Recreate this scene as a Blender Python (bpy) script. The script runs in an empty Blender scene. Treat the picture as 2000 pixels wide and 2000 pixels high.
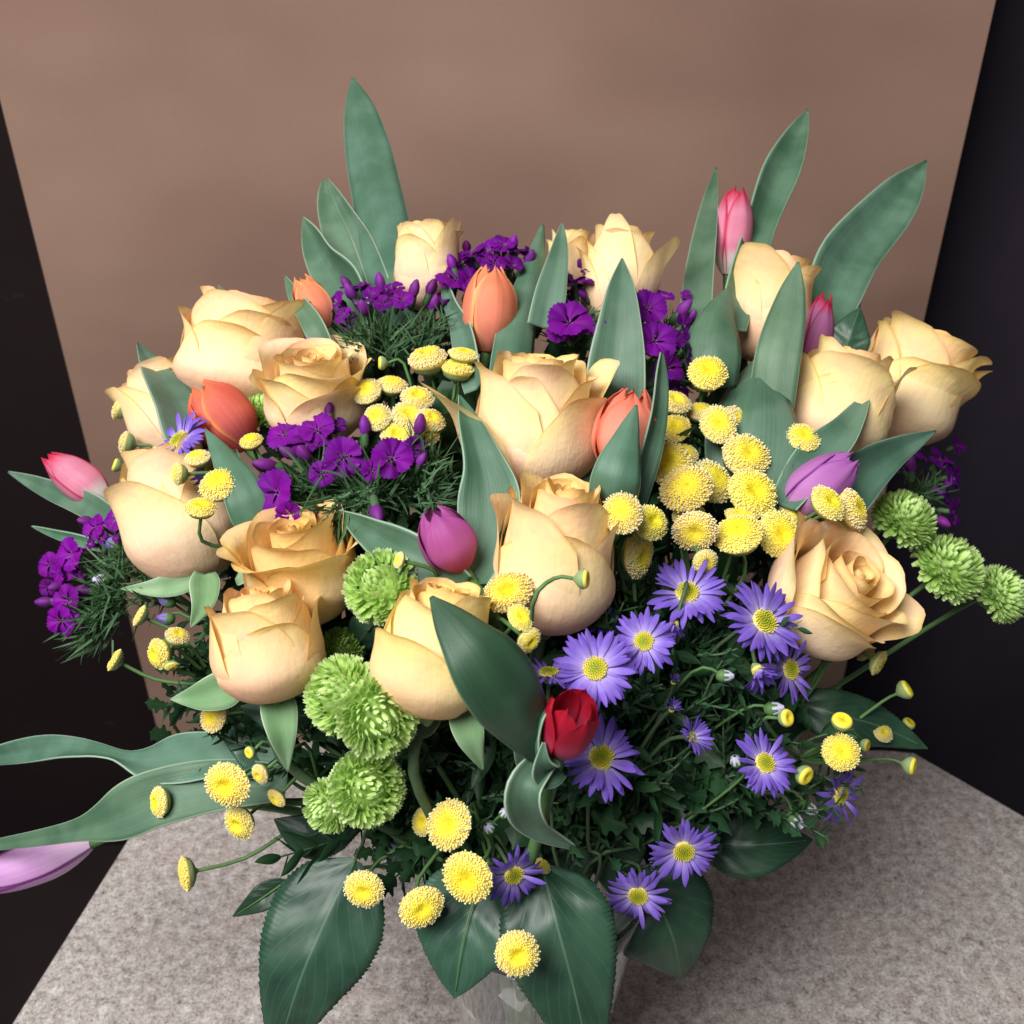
import bpy, math, random
from mathutils import Vector, Matrix

# ------------------------------------------------------------------ camera, world, lamps
SC = bpy.context.scene
COL = SC.collection
TILT = math.radians(32.0)
CAMZ = 0.80
cam_d = bpy.data.cameras.new("camera")
cam = bpy.data.objects.new("camera", cam_d)
COL.objects.link(cam)
cam.location = (0, 0, CAMZ)
cam.rotation_euler = (math.radians(90) - TILT, 0, 0)
cam_d.sensor_width = 36
cam_d.lens = 36
cam_d.clip_start = 0.01
cam_d.clip_end = 50
cam_d.dof.use_dof = True
cam_d.dof.focus_distance = 0.60
cam_d.dof.aperture_fstop = 12
SC.camera = cam

world = bpy.data.worlds.new("World")
SC.world = world
world.use_nodes = True
bg = world.node_tree.nodes["Background"]
bg.inputs[0].default_value = (0.75, 0.86, 1.0, 1)
bg.inputs[1].default_value = 0.125


def area(name, loc, target, size, energy, col):
    l = bpy.data.lights.new(name, 'AREA')
    l.energy = energy
    l.size = size
    l.color = col
    o = bpy.data.objects.new(name, l)
    COL.objects.link(o)
    o.location = loc
    o.rotation_euler = (Vector(target) - Vector(loc)).to_track_quat('-Z', 'Y').to_euler()
    return o


area("window_light", (-1.0, -0.55, 2.5), (0.0, 0.55, 0.35), 1.5, 133, (1.0, 0.985, 0.965))
SC.view_settings.view_transform = 'Standard'
SC.view_settings.look = 'None'
SC.view_settings.exposure = 0.0
SC.view_settings.gamma = 1.0
SC.cycles.use_denoising = True
SC.cycles.max_bounces = 8
SC.cycles.transparent_max_bounces = 8

# ------------------------------------------------------------------ geometry helpers
CT, ST = math.cos(TILT), math.sin(TILT)
RIGHT, UP, FWD = Vector((1, 0, 0)), Vector((0, ST, CT)), Vector((0, CT, -ST))
CAMP = Vector((0, 0, CAMZ))


def ray(x, y):
    return FWD + RIGHT * ((x - 1000) / 2000) - UP * ((y - 1000) / 2000)


def P(x, y, d):
    return CAMP + ray(x, y) * d


def on_table(x, y):
    r = ray(x, y)
    return CAMP + r * (-CAMZ / r.z)


def D(x, y):
    """distance of the outside of the flower dome"""
    d = 0.535 + 0.16 * ((x - 980) / 900) ** 2
    if y < 1300:
        d += 0.205 * ((1300 - y) / 800) ** 1.3
    else:
        d += 0.085 * ((y - 1300) / 500) ** 2
    return d


def dirc(a, e):
    """direction from an angle in the picture plane and a lean towards the viewer"""
    a, e = math.radians(a), math.radians(e)
    return (RIGHT * math.cos(a) + UP * math.sin(a)) * math.cos(e) - FWD * math.sin(e)


def frame(A, ref=None):
    """columns: x facing the viewer, y, z = A"""
    A = A.normalized()
    x = (ref if ref else -FWD)
    x = x - A * x.dot(A)
    if x.length < 1e-4:
        x = UP - A * UP.dot(A)
    x.normalize()
    y = A.cross(x)
    return Matrix((x, y, A)).transposed()


def mesh(name, V, F, mat=None, uv=None, smooth=True):
    me = bpy.data.meshes.new(name)
    me.from_pydata([tuple(v) for v in V], [], F)
    if uv is not None:
        lay = me.uv_layers.new(name="UVMap")
        flat = []
        for p in F:
            for i in p:
                flat += uv[i]
        lay.data.foreach_set("uv", flat)
    if smooth:
        me.polygons.foreach_set("use_smooth", [True] * len(F))
    if mat:
        me.materials.append(mat)
    me.update()
    return me


def link(name, me, parent=None, M=None, color=None, kind=None):
    o = bpy.data.objects.new(name, me)
    COL.objects.link(o)
    if parent is not None:
        o.parent = parent
    if M is not None:
        o.matrix_local = M
    if color:
        o.color = color
    if kind:
        o["kind"] = kind
    return o


def thing(name, label, cat, loc, group=None):
    o = bpy.data.objects.new(name, None)
    COL.objects.link(o)
    o.empty_display_size = 0.01
    o.location = loc
    o["label"] = label
    o["category"] = cat
    if group:
        o["group"] = group
    return o


def tag(o, label, cat, group=None):
    o["label"] = label
    o["category"] = cat
    if group:
        o["group"] = group
    return o


def gridF(nu, nv, off=0, wrap=False):
    F = []
    for j in range(nv - 1):
        for i in range(nu - 1 if not wrap else nu):
            a = off + j * nu + i
            b = off + j * nu + (i + 1) % nu
            F.append((a, b, b + nu, a + nu))
    return F


def catmull(pts, n):
    """n samples through a list of equal-length tuples"""
    k = len(pts)
    out = []
    for s in range(n):
        t = s / (n - 1) * (k - 1)
        i = min(int(t), k - 2)
        f = t - i
        p0, p1, p2, p3 = pts[max(i - 1, 0)], pts[i], pts[i + 1], pts[min(i + 2, k - 1)]
        out.append(tuple(0.5 * (2 * b + (c - a) * f + (2 * a - 5 * b + 4 * c - d) * f * f + (3 * b - a - 3 * c + d) * f ** 3)
                         for a, b, c, d in zip(p0, p1, p2, p3)))
    return out


def lerp_list(vals, t):
    k = len(vals) - 1
    x = max(0, min(1, t)) * k
    i = min(int(x), k - 1)
    f = x - i
    return vals[i] * (1 - f) + vals[i + 1] * f


def tube_data(path, r0, r1, n=6, cap=True):
    """path: world/local Vectors; returns V,F,uv"""
    V, uv = [], []
    m = len(path)
    prev = None
    for j in range(m):
        T = (path[min(j + 1, m - 1)] - path[max(j - 1, 0)])
        if T.length < 1e-9:
            T = Vector((0, 0, 1))
        T.normalize()
        if prev is None:
            x = T.orthogonal().normalized()
        else:
            x = (prev - T * prev.dot(T)).normalized()
        prev = x
        y = T.cross(x)
        r = r0 + (r1 - r0) * j / (m - 1)
        for i in range(n):
            a = 2 * math.pi * i / n
            V.append(path[j] + (x * math.cos(a) + y * math.sin(a)) * r)
            uv.append((i / n, j / (m - 1)))
    F = gridF(n, m, 0, True)
    if cap:
        F.append(tuple(range(n - 1, -1, -1)))
        F.append(tuple((m - 1) * n + i for i in range(n)))
    return V, F, uv


def tube(name, pts, r0, r1, mat, parent, samples=14, n=6, color=None):
    base = parent.location if parent and parent.parent is None else Vector((0, 0, 0))
    path = [Vector(p) - base for p in catmull([tuple(p) for p in pts], samples)]
    V, F, uv = tube_data(path, r0, r1, n)
    return link(name, mesh(name, V, F, mat, uv), parent, color=color)


def lathe_data(prof, n, off=0):
    V, uv = [], []
    for j, (r, z) in enumerate(prof):
        for i in range(n):
            a = 2 * math.pi * i / n
            V.append(Vector((r * math.cos(a), r * math.sin(a), z)))
            uv.append((r, j / (len(prof) - 1)))
    return V, gridF(n, len(prof), off, True), uv


class MB:
    """collects pieces of one mesh"""
    def __init__(s):
        s.V, s.F, s.uv = [], [], []

    def add(s, V, F, uv, M=None):
        o = len(s.V)
        s.V += [M @ v for v in V] if M is not None else list(V)
        s.F += [tuple(i + o for i in f) for f in F]
        s.uv += uv

    def me(s, name, mat, smooth=True):
        return mesh(name, s.V, s.F, mat, s.uv, smooth)


# ------------------------------------------------------------------ materials
def srgb(r, g, b):
    f = lambda c: (c / 255 / 12.92) if c / 255 <= 0.04045 else ((c / 255 + 0.055) / 1.055) ** 2.4
    return (f(r), f(g), f(b), 1.0)


class NT:
    def __init__(s, name):
        s.m = bpy.data.materials.new(name)
        s.m.use_nodes = True
        s.t = s.m.node_tree
        s.t.nodes.clear()
        s.out = s.t.nodes.new("ShaderNodeOutputMaterial")

    def n(s, typ, **kw):
        nd = s.t.nodes.new("ShaderNode" + typ)
        for k, v in kw.items():
            setattr(nd, k, v)
        return nd

    def l(s, a, b):
        s.t.links.new(a, b)

    def math(s, op, a, b=None, c=None, clamp=False):
        nd = s.n("Math", operation=op)
        nd.use_clamp = clamp
        for i, x in enumerate((a, b, c)):
            if x is None:
                continue
            if isinstance(x, (int, float)):
                nd.inputs[i].default_value = x
            else:
                s.l(x, nd.inputs[i])
        return nd.outputs[0]

    def mix(s, f, a, b, blend='MIX'):
        nd = s.n("Mix", data_type='RGBA', blend_type=blend)
        for i, x in ((0, f), (6, a), (7, b)):
            if isinstance(x, (int, float)):
                nd.inputs[i].default_value = x
            elif isinstance(x, tuple):
                nd.inputs[i].default_value = x
            else:
                s.l(x, nd.inputs[i])
        return nd.outputs[2]

    def ramp(s, f, stops):
        nd = s.n("ValToRGB")
        e = nd.color_ramp.elements
        while len(e) < len(stops):
            e.new(0.5)
        for el, (p, c) in zip(e, stops):
            el.position = p
            el.color = c
        s.l(f, nd.inputs[0])
        return nd.outputs[0]

    def noise(s, vec, scale, detail=3, rough=0.5):
        nd = s.n("TexNoise")
        nd.inputs["Scale"].default_value = scale
        nd.inputs["Detail"].default_value = detail
        nd.inputs["Roughness"].default_value = rough
        if vec is not None:
            s.l(vec, nd.inputs["Vector"])
        return nd.outputs[0]

    def mapping(s, vec, scale):
        nd = s.n("Mapping")
        s.l(vec, nd.inputs[0])
        nd.inputs["Scale"].default_value = scale
        return nd.outputs[0]

    def bump(s, h, strength, dist):
        nd = s.n("Bump")
        nd.inputs["Strength"].default_value = strength
        nd.inputs["Distance"].default_value = dist
        s.l(h, nd.inputs["Height"])
        return nd.outputs[0]

    def principled(s, col, rough=0.5, spec=0.3, bump=None, trans=None, sss=0.0):
        b = s.n("BsdfPrincipled")
        if isinstance(col, tuple):
            b.inputs["Base Color"].default_value = col
        else:
            s.l(col, b.inputs["Base Color"])
        if isinstance(rough, (int, float)):
            b.inputs["Roughness"].default_value = rough
        else:
            s.l(rough, b.inputs["Roughness"])
        b.inputs["Specular IOR Level"].default_value = spec
        if bump is not None:
            s.l(bump, b.inputs["Normal"])
        sh = b.outputs[0]
        if trans:
            t = s.n("BsdfTranslucent")
            if isinstance(col, tuple):
                t.inputs[0].default_value = col
            else:
                s.l(col, t.inputs[0])
            mx = s.n("MixShader")
            mx.inputs[0].default_value = trans
            s.l(sh, mx.inputs[1])
            s.l(t.outputs[0], mx.inputs[2])
            sh = mx.outputs[0]
        s.l(sh, s.out.inputs[0])
        return s.m


def petal_mat(name, stops, edge=None, edge_w=(0.7, 1.0), trans=0.3, rough=0.5, streak=0.12, sscale=(38, 1.6, 1), blotch=0.0, blotch_col=None, spec=0.25, bump=0.25, bdist=0.0006, crumple=0.0, bscale=32.0):
    t = NT(name)
    uv = t.n("UVMap").outputs[0]
    sep = t.n("SeparateXYZ")
    t.l(uv, sep.inputs[0])
    u, v = sep.outputs[0], sep.outputs[1]
    col = t.ramp(v, stops)
    if edge:
        au = t.math('ABSOLUTE', t.math('MULTIPLY_ADD', u, 2.0, -1.0))
        mr = t.n("MapRange", interpolation_type='SMOOTHSTEP')
        mr.inputs[1].default_value, mr.inputs[2].default_value = edge_w
        t.l(au, mr.inputs[0])
        col = t.mix(mr.outputs[0], col, edge)
    info = t.n("ObjectInfo")
    tc = t.n("TexCoord")
    mp = t.n("Mapping")
    t.l(uv, mp.inputs[0])
    mp.inputs["Scale"].default_value = sscale
    cmb = t.n("CombineXYZ")
    t.l(t.math('MULTIPLY', info.outputs["Random"], 50.0), cmb.inputs[0])
    t.l(t.math('MULTIPLY', info.outputs["Random"], 31.0), cmb.inputs[1])
    t.l(cmb.outputs[0], mp.inputs["Location"])
    nz = t.noise(mp.outputs[0], 1.0, 4, 0.6)
    k = t.math('MULTIPLY_ADD', nz, 2 * streak, 1.0 - streak)
    kk = t.n("CombineColor")
    for i in range(3):
        t.l(k, kk.inputs[i])
    col = t.mix(1.0, col, kk.outputs[0], 'MULTIPLY')
    if blotch:
        nb = t.noise(tc.outputs["Object"], bscale, 3, 0.5)
        mr = t.n("MapRange", interpolation_type='SMOOTHSTEP')
        mr.inputs[1].default_value, mr.inputs[2].default_value = 0.42, 0.68
        t.l(nb, mr.inputs[0])
        col = t.mix(t.math('MULTIPLY', mr.outputs[0], blotch), col, blotch_col)
    col = t.mix(1.0, col, info.outputs["Color"], 'MULTIPLY')
    hh = nz
    if crumple:
        nc = t.noise(tc.outputs["Object"], crumple, 3, 0.55)
        hh = t.math('ADD', t.math('MULTIPLY', nz, 0.35), t.math('MULTIPLY', nc, 2.2))
    bp = t.bump(hh, bump, bdist)
    return t.principled(col, rough, spec, bp, trans)


def leaf_mat(name, c1, c2, trans=0.15, rough=0.42, spec=0.4, veins=True, vein_col=None, par=False, edge=None):
    t = NT(name)
    uv = t.n("UVMap").outputs[0]
    sep = t.n("SeparateXYZ")
    t.l(uv, sep.inputs[0])
    u, v = sep.outputs[0], sep.outputs[1]
    tc = t.n("TexCoord")
    info = t.n("ObjectInfo")
    nz = t.noise(tc.outputs["Object"], 55, 4, 0.6)
    nl = t.noise(tc.outputs["Object"], 24, 3, 0.5)
    cr = t.n("MapRange", interpolation_type='SMOOTHSTEP')
    cr.inputs[1].default_value, cr.inputs[2].default_value = 0.35, 0.65
    t.l(nl, cr.inputs[0])
    col = t.mix(cr.outputs[0], c1, c2)
    au = t.math('ABSOLUTE', t.math('MULTIPLY_ADD', u, 2.0, -1.0))
    h = nz
    if par:
        mp = t.mapping(uv, (95, 0.6, 1))
        ns = t.noise(mp, 1.0, 3, 0.6)
        k = t.math('MULTIPLY_ADD', ns, 0.7, 0.65)
        kk = t.n("CombineColor")
        for i in range(3):
            t.l(k, kk.inputs[i])
        col = t.mix(1.0, col, kk.outputs[0], 'MULTIPLY')
        h = ns
    if veins:
        mid = t.math('LESS_THAN', au, 0.022)
        ph = t.math('SUBTRACT', t.math('MULTIPLY_ADD', nl, 7.0, t.math('MULTIPLY', v, 52.0)), t.math('MULTIPLY', t.math('POWER', au, 0.8), 26.0))
        w = t.math('SINE', ph)
        line = t.n("MapRange", interpolation_type='SMOOTHSTEP')
        line.inputs[1].default_value, line.inputs[2].default_value = 0.86, 1.0
        t.l(w, line.inputs[0])
        f = t.math('MAXIMUM', t.math('MULTIPLY', mid, 0.7), t.math('MULTIPLY', t.math('MULTIPLY', line.outputs[0], nl), 0.30))
        col = t.mix(t.math('MULTIPLY', f, 0.6), col, vein_col)
        h = t.math('SUBTRACT', t.math('MULTIPLY', nz, 0.35), t.math('MULTIPLY', f, 0.8))
    if edge:
        mr = t.n("MapRange", interpolation_type='SMOOTHSTEP')
        mr.inputs[1].default_value, mr.inputs[2].default_value = 0.93, 1.0
        t.l(au, mr.inputs[0])
        col = t.mix(t.math('MULTIPLY', mr.outputs[0], 0.8), col, edge)
    col = t.mix(1.0, col, info.outputs["Color"], 'MULTIPLY')
    bp = t.bump(h, 0.35, 0.0009)
    return t.principled(col, rough, spec, bp, trans)


def plain_mat(name, c1, c2, scale=300, rough=0.55, spec=0.3, trans=None):
    t = NT(name)
    tc = t.n("TexCoord")
    info = t.n("ObjectInfo")
    nz = t.noise(tc.outputs["Object"], scale, 3, 0.6)
    col = t.mix(nz, c1, c2)
    col = t.mix(1.0, col, info.outputs["Color"], 'MULTIPLY')
    return t.principled(col, rough, spec, t.bump(nz, 0.2, 0.0004), trans)


MT = {}
MT['rose'] = petal_mat("rose_petal", [(0.0, srgb(218, 214, 150)), (0.09, srgb(246, 212, 172)), (0.30, srgb(252, 217, 192)), (0.55, srgb(253, 227, 196)), (0.82, srgb(253, 231, 182)), (0.96, srgb(251, 230, 170)), (1.0, srgb(222, 192, 130))],
                       trans=0.25, rough=0.6, streak=0.10, sscale=(48, 1.1, 1), blotch=0.6, blotch_col=srgb(253, 208, 186), spec=0.14, bump=0.5, bdist=0.0011, crumple=62.0)
MT['sepal'] = leaf_mat("rose_sepal", srgb(150, 180, 140), srgb(118, 155, 108), 0.15, 0.6, 0.2, False, None, True, srgb(205, 215, 195))
MT['tulip_leaf'] = leaf_mat("tulip_leaf", srgb(92, 123, 104), srgb(70, 103, 82), 0.10, 0.44, 0.4, False, None, True, srgb(158, 184, 162))
MT['rose_leaf'] = leaf_mat("rose_leaf", srgb(46, 74, 56), srgb(27, 53, 38), 0.06, 0.42, 0.45, True, srgb(92, 120, 96))
MT['dark_leaf'] = leaf_mat("foliage_leaf", srgb(58, 96, 62), srgb(38, 72, 46), 0.12, 0.45, 0.35, True, srgb(90, 125, 85))
MT['stem'] = plain_mat("stem_green", srgb(92, 128, 74), srgb(70, 104, 58), 200)
MT['stem_dark'] = plain_mat("stem_dark", srgb(72, 98, 66), srgb(60, 72, 52), 200)
MT['needle'] = plain_mat("bract_needle", srgb(84, 116, 76), srgb(50, 82, 54), 120, 0.5, 0.3, 0.1)
MT['calyx'] = plain_mat("calyx_green", srgb(150, 168, 118), srgb(112, 138, 88), 400)
MT['aster'] = petal_mat("aster_petal", [(0.0, srgb(212, 202, 238)), (0.22, srgb(168, 146, 222)), (0.55, srgb(128, 100, 200)), (1.0, srgb(112, 80, 186))], trans=0.25, rough=0.5, streak=0.14, sscale=(7, 1.0, 1))
MT['dianthus'] = petal_mat("dianthus_petal", [(0.0, srgb(170, 90, 190)), (0.15, srgb(128, 22, 146)), (0.5, srgb(116, 8, 138)), (1.0, srgb(108, 6, 132))], trans=0.22, rough=0.6, streak=0.2, sscale=(30, 2.0, 1), spec=0.15)
MT['dianthus_bud'] = plain_mat("dianthus_bud", srgb(118, 30, 128), srgb(84, 14, 96), 500, 0.6)


def tulip_mat(name, stops, edge, ew=(0.72, 1.0)):
    return petal_mat(name, stops, edge, ew, trans=0.26, rough=0.5, streak=0.26, sscale=(52, 0.8, 1), spec=0.18, bump=0.4, blotch=0.22, blotch_col=edge)


MT['t_orange'] = tulip_mat("tulip_orange", [(0, srgb(222, 140, 118)), (0.4, srgb(232, 138, 112)), (0.8, srgb(234, 134, 98)), (1, srgb(234, 146, 100))], srgb(244, 178, 120))
MT['t_redorange'] = tulip_mat("tulip_red_orange", [(0, srgb(206, 104, 104)), (0.4, srgb(214, 104, 96)), (0.8, srgb(222, 104, 84)), (1, srgb(232, 124, 80))], srgb(238, 148, 90), (0.8, 1.0))
MT['t_salmon'] = tulip_mat("tulip_salmon", [(0, srgb(230, 156, 132)), (0.5, srgb(234, 158, 134)), (1, srgb(222, 112, 88))], srgb(228, 110, 80), (0.75, 1.0))
MT['t_pink'] = tulip_mat("tulip_pink", [(0, srgb(236, 236, 222)), (0.14, srgb(236, 226, 220)), (0.28, srgb(230, 148, 174)), (0.7, srgb(222, 140, 168)), (0.92, srgb(200, 54, 84)), (1, srgb(192, 34, 64))], srgb(200, 50, 84), (0.8, 1.0))
MT['t_plum'] = tulip_mat("tulip_plum", [(0, srgb(172, 70, 96)), (0.4, srgb(168, 92, 140)), (0.8, srgb(176, 104, 150)), (0.93, srgb(186, 24, 66)), (1, srgb(182, 14, 54))], srgb(150, 28, 70), (0.85, 1.0))
MT['t_mauve'] = tulip_mat("tulip_mauve", [(0, srgb(196, 140, 186)), (0.4, srgb(192, 124, 190)), (1, srgb(172, 96, 176))], srgb(150, 76, 158), (0.86, 1.0))
MT['t_berry'] = tulip_mat("tulip_berry", [(0, srgb(206, 92, 124)), (0.35, srgb(188, 92, 146)), (1, srgb(166, 78, 150))], srgb(150, 66, 140), (0.86, 1.0))
MT['t_red'] = tulip_mat("tulip_red", [(0, srgb(226, 150, 170)), (0.3, srgb(210, 84, 118)), (0.62, srgb(184, 34, 60)), (1, srgb(180, 22, 44))], srgb(196, 36, 58), (0.85, 1.0))
MT['t_lilac'] = tulip_mat("tulip_lilac", [(0, srgb(226, 196, 220)), (0.4, srgb(216, 168, 216)), (1, srgb(206, 150, 210))], srgb(176, 96, 180), (0.9, 1.0))


def button_mat():
    t = NT("button_floret")
    uv = t.n("UVMap").outputs[0]
    sep = t.n("SeparateXYZ")
    t.l(uv, sep.inputs[0])
    info = t.n("ObjectInfo")
    a = t.ramp(sep.outputs[0], [(0.0, srgb(196, 176, 40)), (0.10, srgb(244, 222, 48)), (0.4, srgb(250, 232, 72)), (0.75, srgb(248, 226, 96)), (1.0, srgb(244, 226, 130))])
    b = t.ramp(sep.outputs[0], [(0.0, srgb(232, 206, 40)), (0.35, srgb(252, 238, 90)), (0.6, srgb(253, 244, 170)), (1.0, srgb(253, 248, 220))])
    col = t.mix(t.math('POWER', sep.outputs[1], 2.0), a, b)
    col = t.mix(1.0, col, info.outputs["Color"], 'MULTIPLY')
    return t.principled(col, 0.6, 0.2, None, 0.18)


MT['button'] = button_mat()


def mum_mat():
    t = NT("green_floret")
    uv = t.n("UVMap").outputs[0]
    sep = t.n("SeparateXYZ")
    t.l(uv, sep.inputs[0])
    info = t.n("ObjectInfo")
    a = t.ramp(sep.outputs[1], [(0.0, srgb(158, 196, 92)), (0.5, srgb(188, 218, 126)), (0.85, srgb(204, 228, 148)), (1.0, srgb(222, 238, 186))])
    col = t.mix(1.0, a, info.outputs["Color"], 'MULTIPLY')
    return t.principled(col, 0.5, 0.25, None, 0.32)


MT['mum'] = mum_mat()


def disc_mat():
    t = NT("aster_disc")
    uv = t.n("UVMap").outputs[0]
    sep = t.n("SeparateXYZ")
    t.l(uv, sep.inputs[0])
    a = t.ramp(sep.outputs[0], [(0.0, srgb(140, 160, 40)), (0.4, srgb(170, 176, 48)), (0.75, srgb(214, 200, 66)), (1.0, srgb(232, 222, 130))])
    return t.principled(a, 0.6, 0.2, None, 0.1)


MT['disc'] = disc_mat()


def granite():
    t = NT("granite")
    tc = t.n("TexCoord").outputs["Object"]
    n1 = t.math('ADD', t.math('MULTIPLY', t.noise(tc, 105, 3, 0.55), 0.42), t.math('MULTIPLY', t.noise(tc, 330, 4, 0.75), 0.58))
    n2 = t.noise(tc, 330, 4, 0.65)
    n3 = t.noise(tc, 22, 3, 0.5)
    c = t.ramp(n1, [(0.36, srgb(98, 88, 84)), (0.45, srgb(147, 138, 134)), (0.53, srgb(171, 164, 160)), (0.64, srgb(203, 198, 195))])
    sp = t.n("MapRange", interpolation_type='SMOOTHSTEP')
    sp.inputs[1].default_value, sp.inputs[2].default_value = 0.60, 0.72
    t.l(n2, sp.inputs[0])
    c = t.mix(t.math('MULTIPLY', sp.outputs[0], 0.55), c, srgb(96, 80, 78))
    wr = t.n("MapRange", interpolation_type='SMOOTHSTEP')
    wr.inputs[1].default_value, wr.inputs[2].default_value = 0.45, 0.7
    t.l(n3, wr.inputs[0])
    c = t.mix(t.math('MULTIPLY', wr.outputs[0], 0.25), c, srgb(166, 146, 138))
    for sc_, lo, hi, am, cc in ((430, 0.60, 0.66, 0.6, srgb(84, 70, 66)), (390, 0.62, 0.68, 0.5, srgb(222, 218, 214))):
        mv = t.n("Mapping")
        t.l(tc, mv.inputs[0])
        mv.inputs["Location"].default_value = (sc_ * 0.013, 0.3, sc_ * 0.01)
        q = t.n("MapRange", interpolation_type='SMOOTHSTEP')
        q.inputs[1].default_value, q.inputs[2].default_value = lo, hi
        t.l(t.noise(mv.outputs[0], sc_, 2, 0.5), q.inputs[0])
        c = t.mix(t.math('MULTIPLY', q.outputs[0], am), c, cc)
    return t.principled(c, 0.42, 0.35, t.bump(n2, 0.1, 0.0006))


def board():
    t = NT("brown_board")
    tc = t.n("TexCoord").outputs["Object"]
    n1 = t.noise(t.mapping(tc, (2.0, 1.0, 3.2)), 1.5, 2, 0.45)
    n2 = t.noise(tc, 420, 2, 0.6)
    c = t.ramp(n1, [(0.3, srgb(127, 99, 86)), (0.7, srgb(147, 119, 104))])
    k = t.math('MULTIPLY_ADD', n2, 0.14, 0.93)
    kk = t.n("CombineColor")
    for i in range(3):
        t.l(k, kk.inputs[i])
    c = t.mix(1.0, c, kk.outputs[0], 'MULTIPLY')
    return t.principled(c, 0.7, 0.15, t.bump(n1, 0.5, 0.016))


def darkwall(name, c1, c2):
    t = NT(name)
    tc = t.n("TexCoord").outputs["Object"]
    n1 = t.noise(tc, 3.0, 4, 0.6)
    n2 = t.noise(tc, 26, 4, 0.6)
    c = t.ramp(n1, [(0.3, c1), (0.7, c2)])
    sp = t.n("MapRange", interpolation_type='SMOOTHSTEP')
    sp.inputs[1].default_value, sp.inputs[2].default_value = 0.66, 0.78
    t.l(n2, sp.inputs[0])
    c = t.mix(t.math('MULTIPLY', sp.outputs[0], 0.22), c, srgb(70, 62, 66))
    return t.principled(c, 0.75, 0.15)


# ------------------------------------------------------------------ the setting
def polyprism(name, pts, z0, z1, mat):
    n = len(pts)
    V = [Vector((x, y, z1)) for x, y in pts] + [Vector((x, y, z0)) for x, y in pts]
    F = [tuple(range(n)), tuple(range(2 * n - 1, n - 1, -1))]
    for i in range(n):
        j = (i + 1) % n
        F.append((i, i + n, j + n, j))
    me = mesh(name, V, F, mat, None, False)
    o = link(name, me)
    m = o.modifiers.new("bevel", 'BEVEL')
    m.width = 0.004
    m.segments = 3
    return o


a0, a1 = on_table(20, 2000), on_table(252, 1632)
b0, b1 = on_table(1786, 1468), on_table(2010, 1597)
dl = (a1 - a0).normalized()
dr = (b1 - b0).normalized()
back = a1 + dl * 0.105
front = a0 - dl * 0.60
corner = b1 + dr * 0.2
table = polyprism("table", [(front.x, front.y), (corner.x, front.y), (corner.x, corner.y), (b0.x, b0.y), (b0.x - 0.03, b0.y + 0.004), (back.x + 0.02, back.y + 0.03), (back.x, back.y)][::1], -0.035, 0.0, granite())
table["kind"] = "structure"

YP = 1.17
bd = polyprism("board", [(-0.471 * YP, YP), (0.4245 * YP, YP), (0.4245 * YP, YP + 0.012), (-0.471 * YP, YP + 0.012)], -0.72, 1.25, board())
bd.modifiers.clear()
tag(bd, "tall plain brown backdrop board standing behind the bouquet", "backdrop")
DW = darkwall("dark_floor", srgb(24, 17, 18), srgb(34, 26, 27))
for nm, xa, xb, mt in (("wall_left", -2.2, -0.1, darkwall("dark_brown_wall", srgb(24, 16, 18), srgb(32, 22, 24))), ("wall_right", -0.1, 2.2, darkwall("slate_wall", srgb(38, 33, 40), srgb(50, 44, 52)))):
    w = polyprism(nm, [(xa, 1.30), (xb, 1.30), (xb, 1.36), (xa, 1.36)], -0.75, 2.4, mt)
    w.modifiers.clear()
    w["kind"] = "structure"
fl = polyprism("floor", [(-2.2, -1.0), (2.2, -1.0), (2.2, 1.30), (-2.2, 1.30)], -0.80, -0.75, DW)
fl.modifiers.clear()
fl["kind"] = "structure"

# ------------------------------------------------------------------ vase
VM = P(1052, 1690, 0.640)          # centre of the mouth
VH = VM.z
VBOT = Vector((VM.x, VM.y + 0.004, 0.0))
RM, RB = 0.073, 0.042


def glass(name, col, ior, rough=0.0):
    t = NT(name)
    b = t.n("BsdfPrincipled")
    b.inputs["Base Color"].default_value = col
    b.inputs["Roughness"].default_value = rough
    b.inputs["IOR"].default_value = ior
    b.inputs["Transmission Weight"].default_value = 1.0
    t.l(b.outputs[0], t.out.inputs[0])
    return t.m


vase = thing("vase", "clear tapered glass vase holding all the stems on the granite table", "vase", (VBOT.x, VBOT.y, 0.0005))
prof = [(0.0005, 0.0), (RB * 0.9, 0.0), (RB, 0.003)]
for k in range(1, 13):
    f = k / 12
    prof.append((RB + (RM - RB) * (0.75 * f + 0.25 * f * f), 0.003 + (VH - 0.003) * f))
prof += [(RM - 0.0012, VH + 0.0012), (RM - 0.003, VH)]
for k in range(11, 0, -1):
    f = k / 12
    prof.append((RB + (RM - RB) * (0.75 * f + 0.25 * f * f) - 0.003, 0.003 + (VH - 0.003) * f))
prof += [(RB - 0.006, 0.012), (0.0005, 0.012)]
V, F, uv = lathe_data(prof, 64)
link("glass_body", mesh("glass_body", V, F, glass("vase_glass", (0.97, 0.985, 0.98, 1), 1.46), uv), vase)
prof = [(0.0005, 0.0125), (RB - 0.0065, 0.0125)]
for k in range(1, 9):
    f = k / 12
    prof.append((RB + (RM - RB) * (0.75 * f + 0.25 * f * f) - 0.0034, 0.003 + (VH - 0.003) * f))
prof.append((0.0005, prof[-1][1]))
V, F, uv = lathe_data(prof, 48)
link("water", mesh("water", V, F, glass("vase_water", (0.96, 0.985, 0.97, 1), 1.33), uv), vase)

RNG = random.Random(7)


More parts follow.
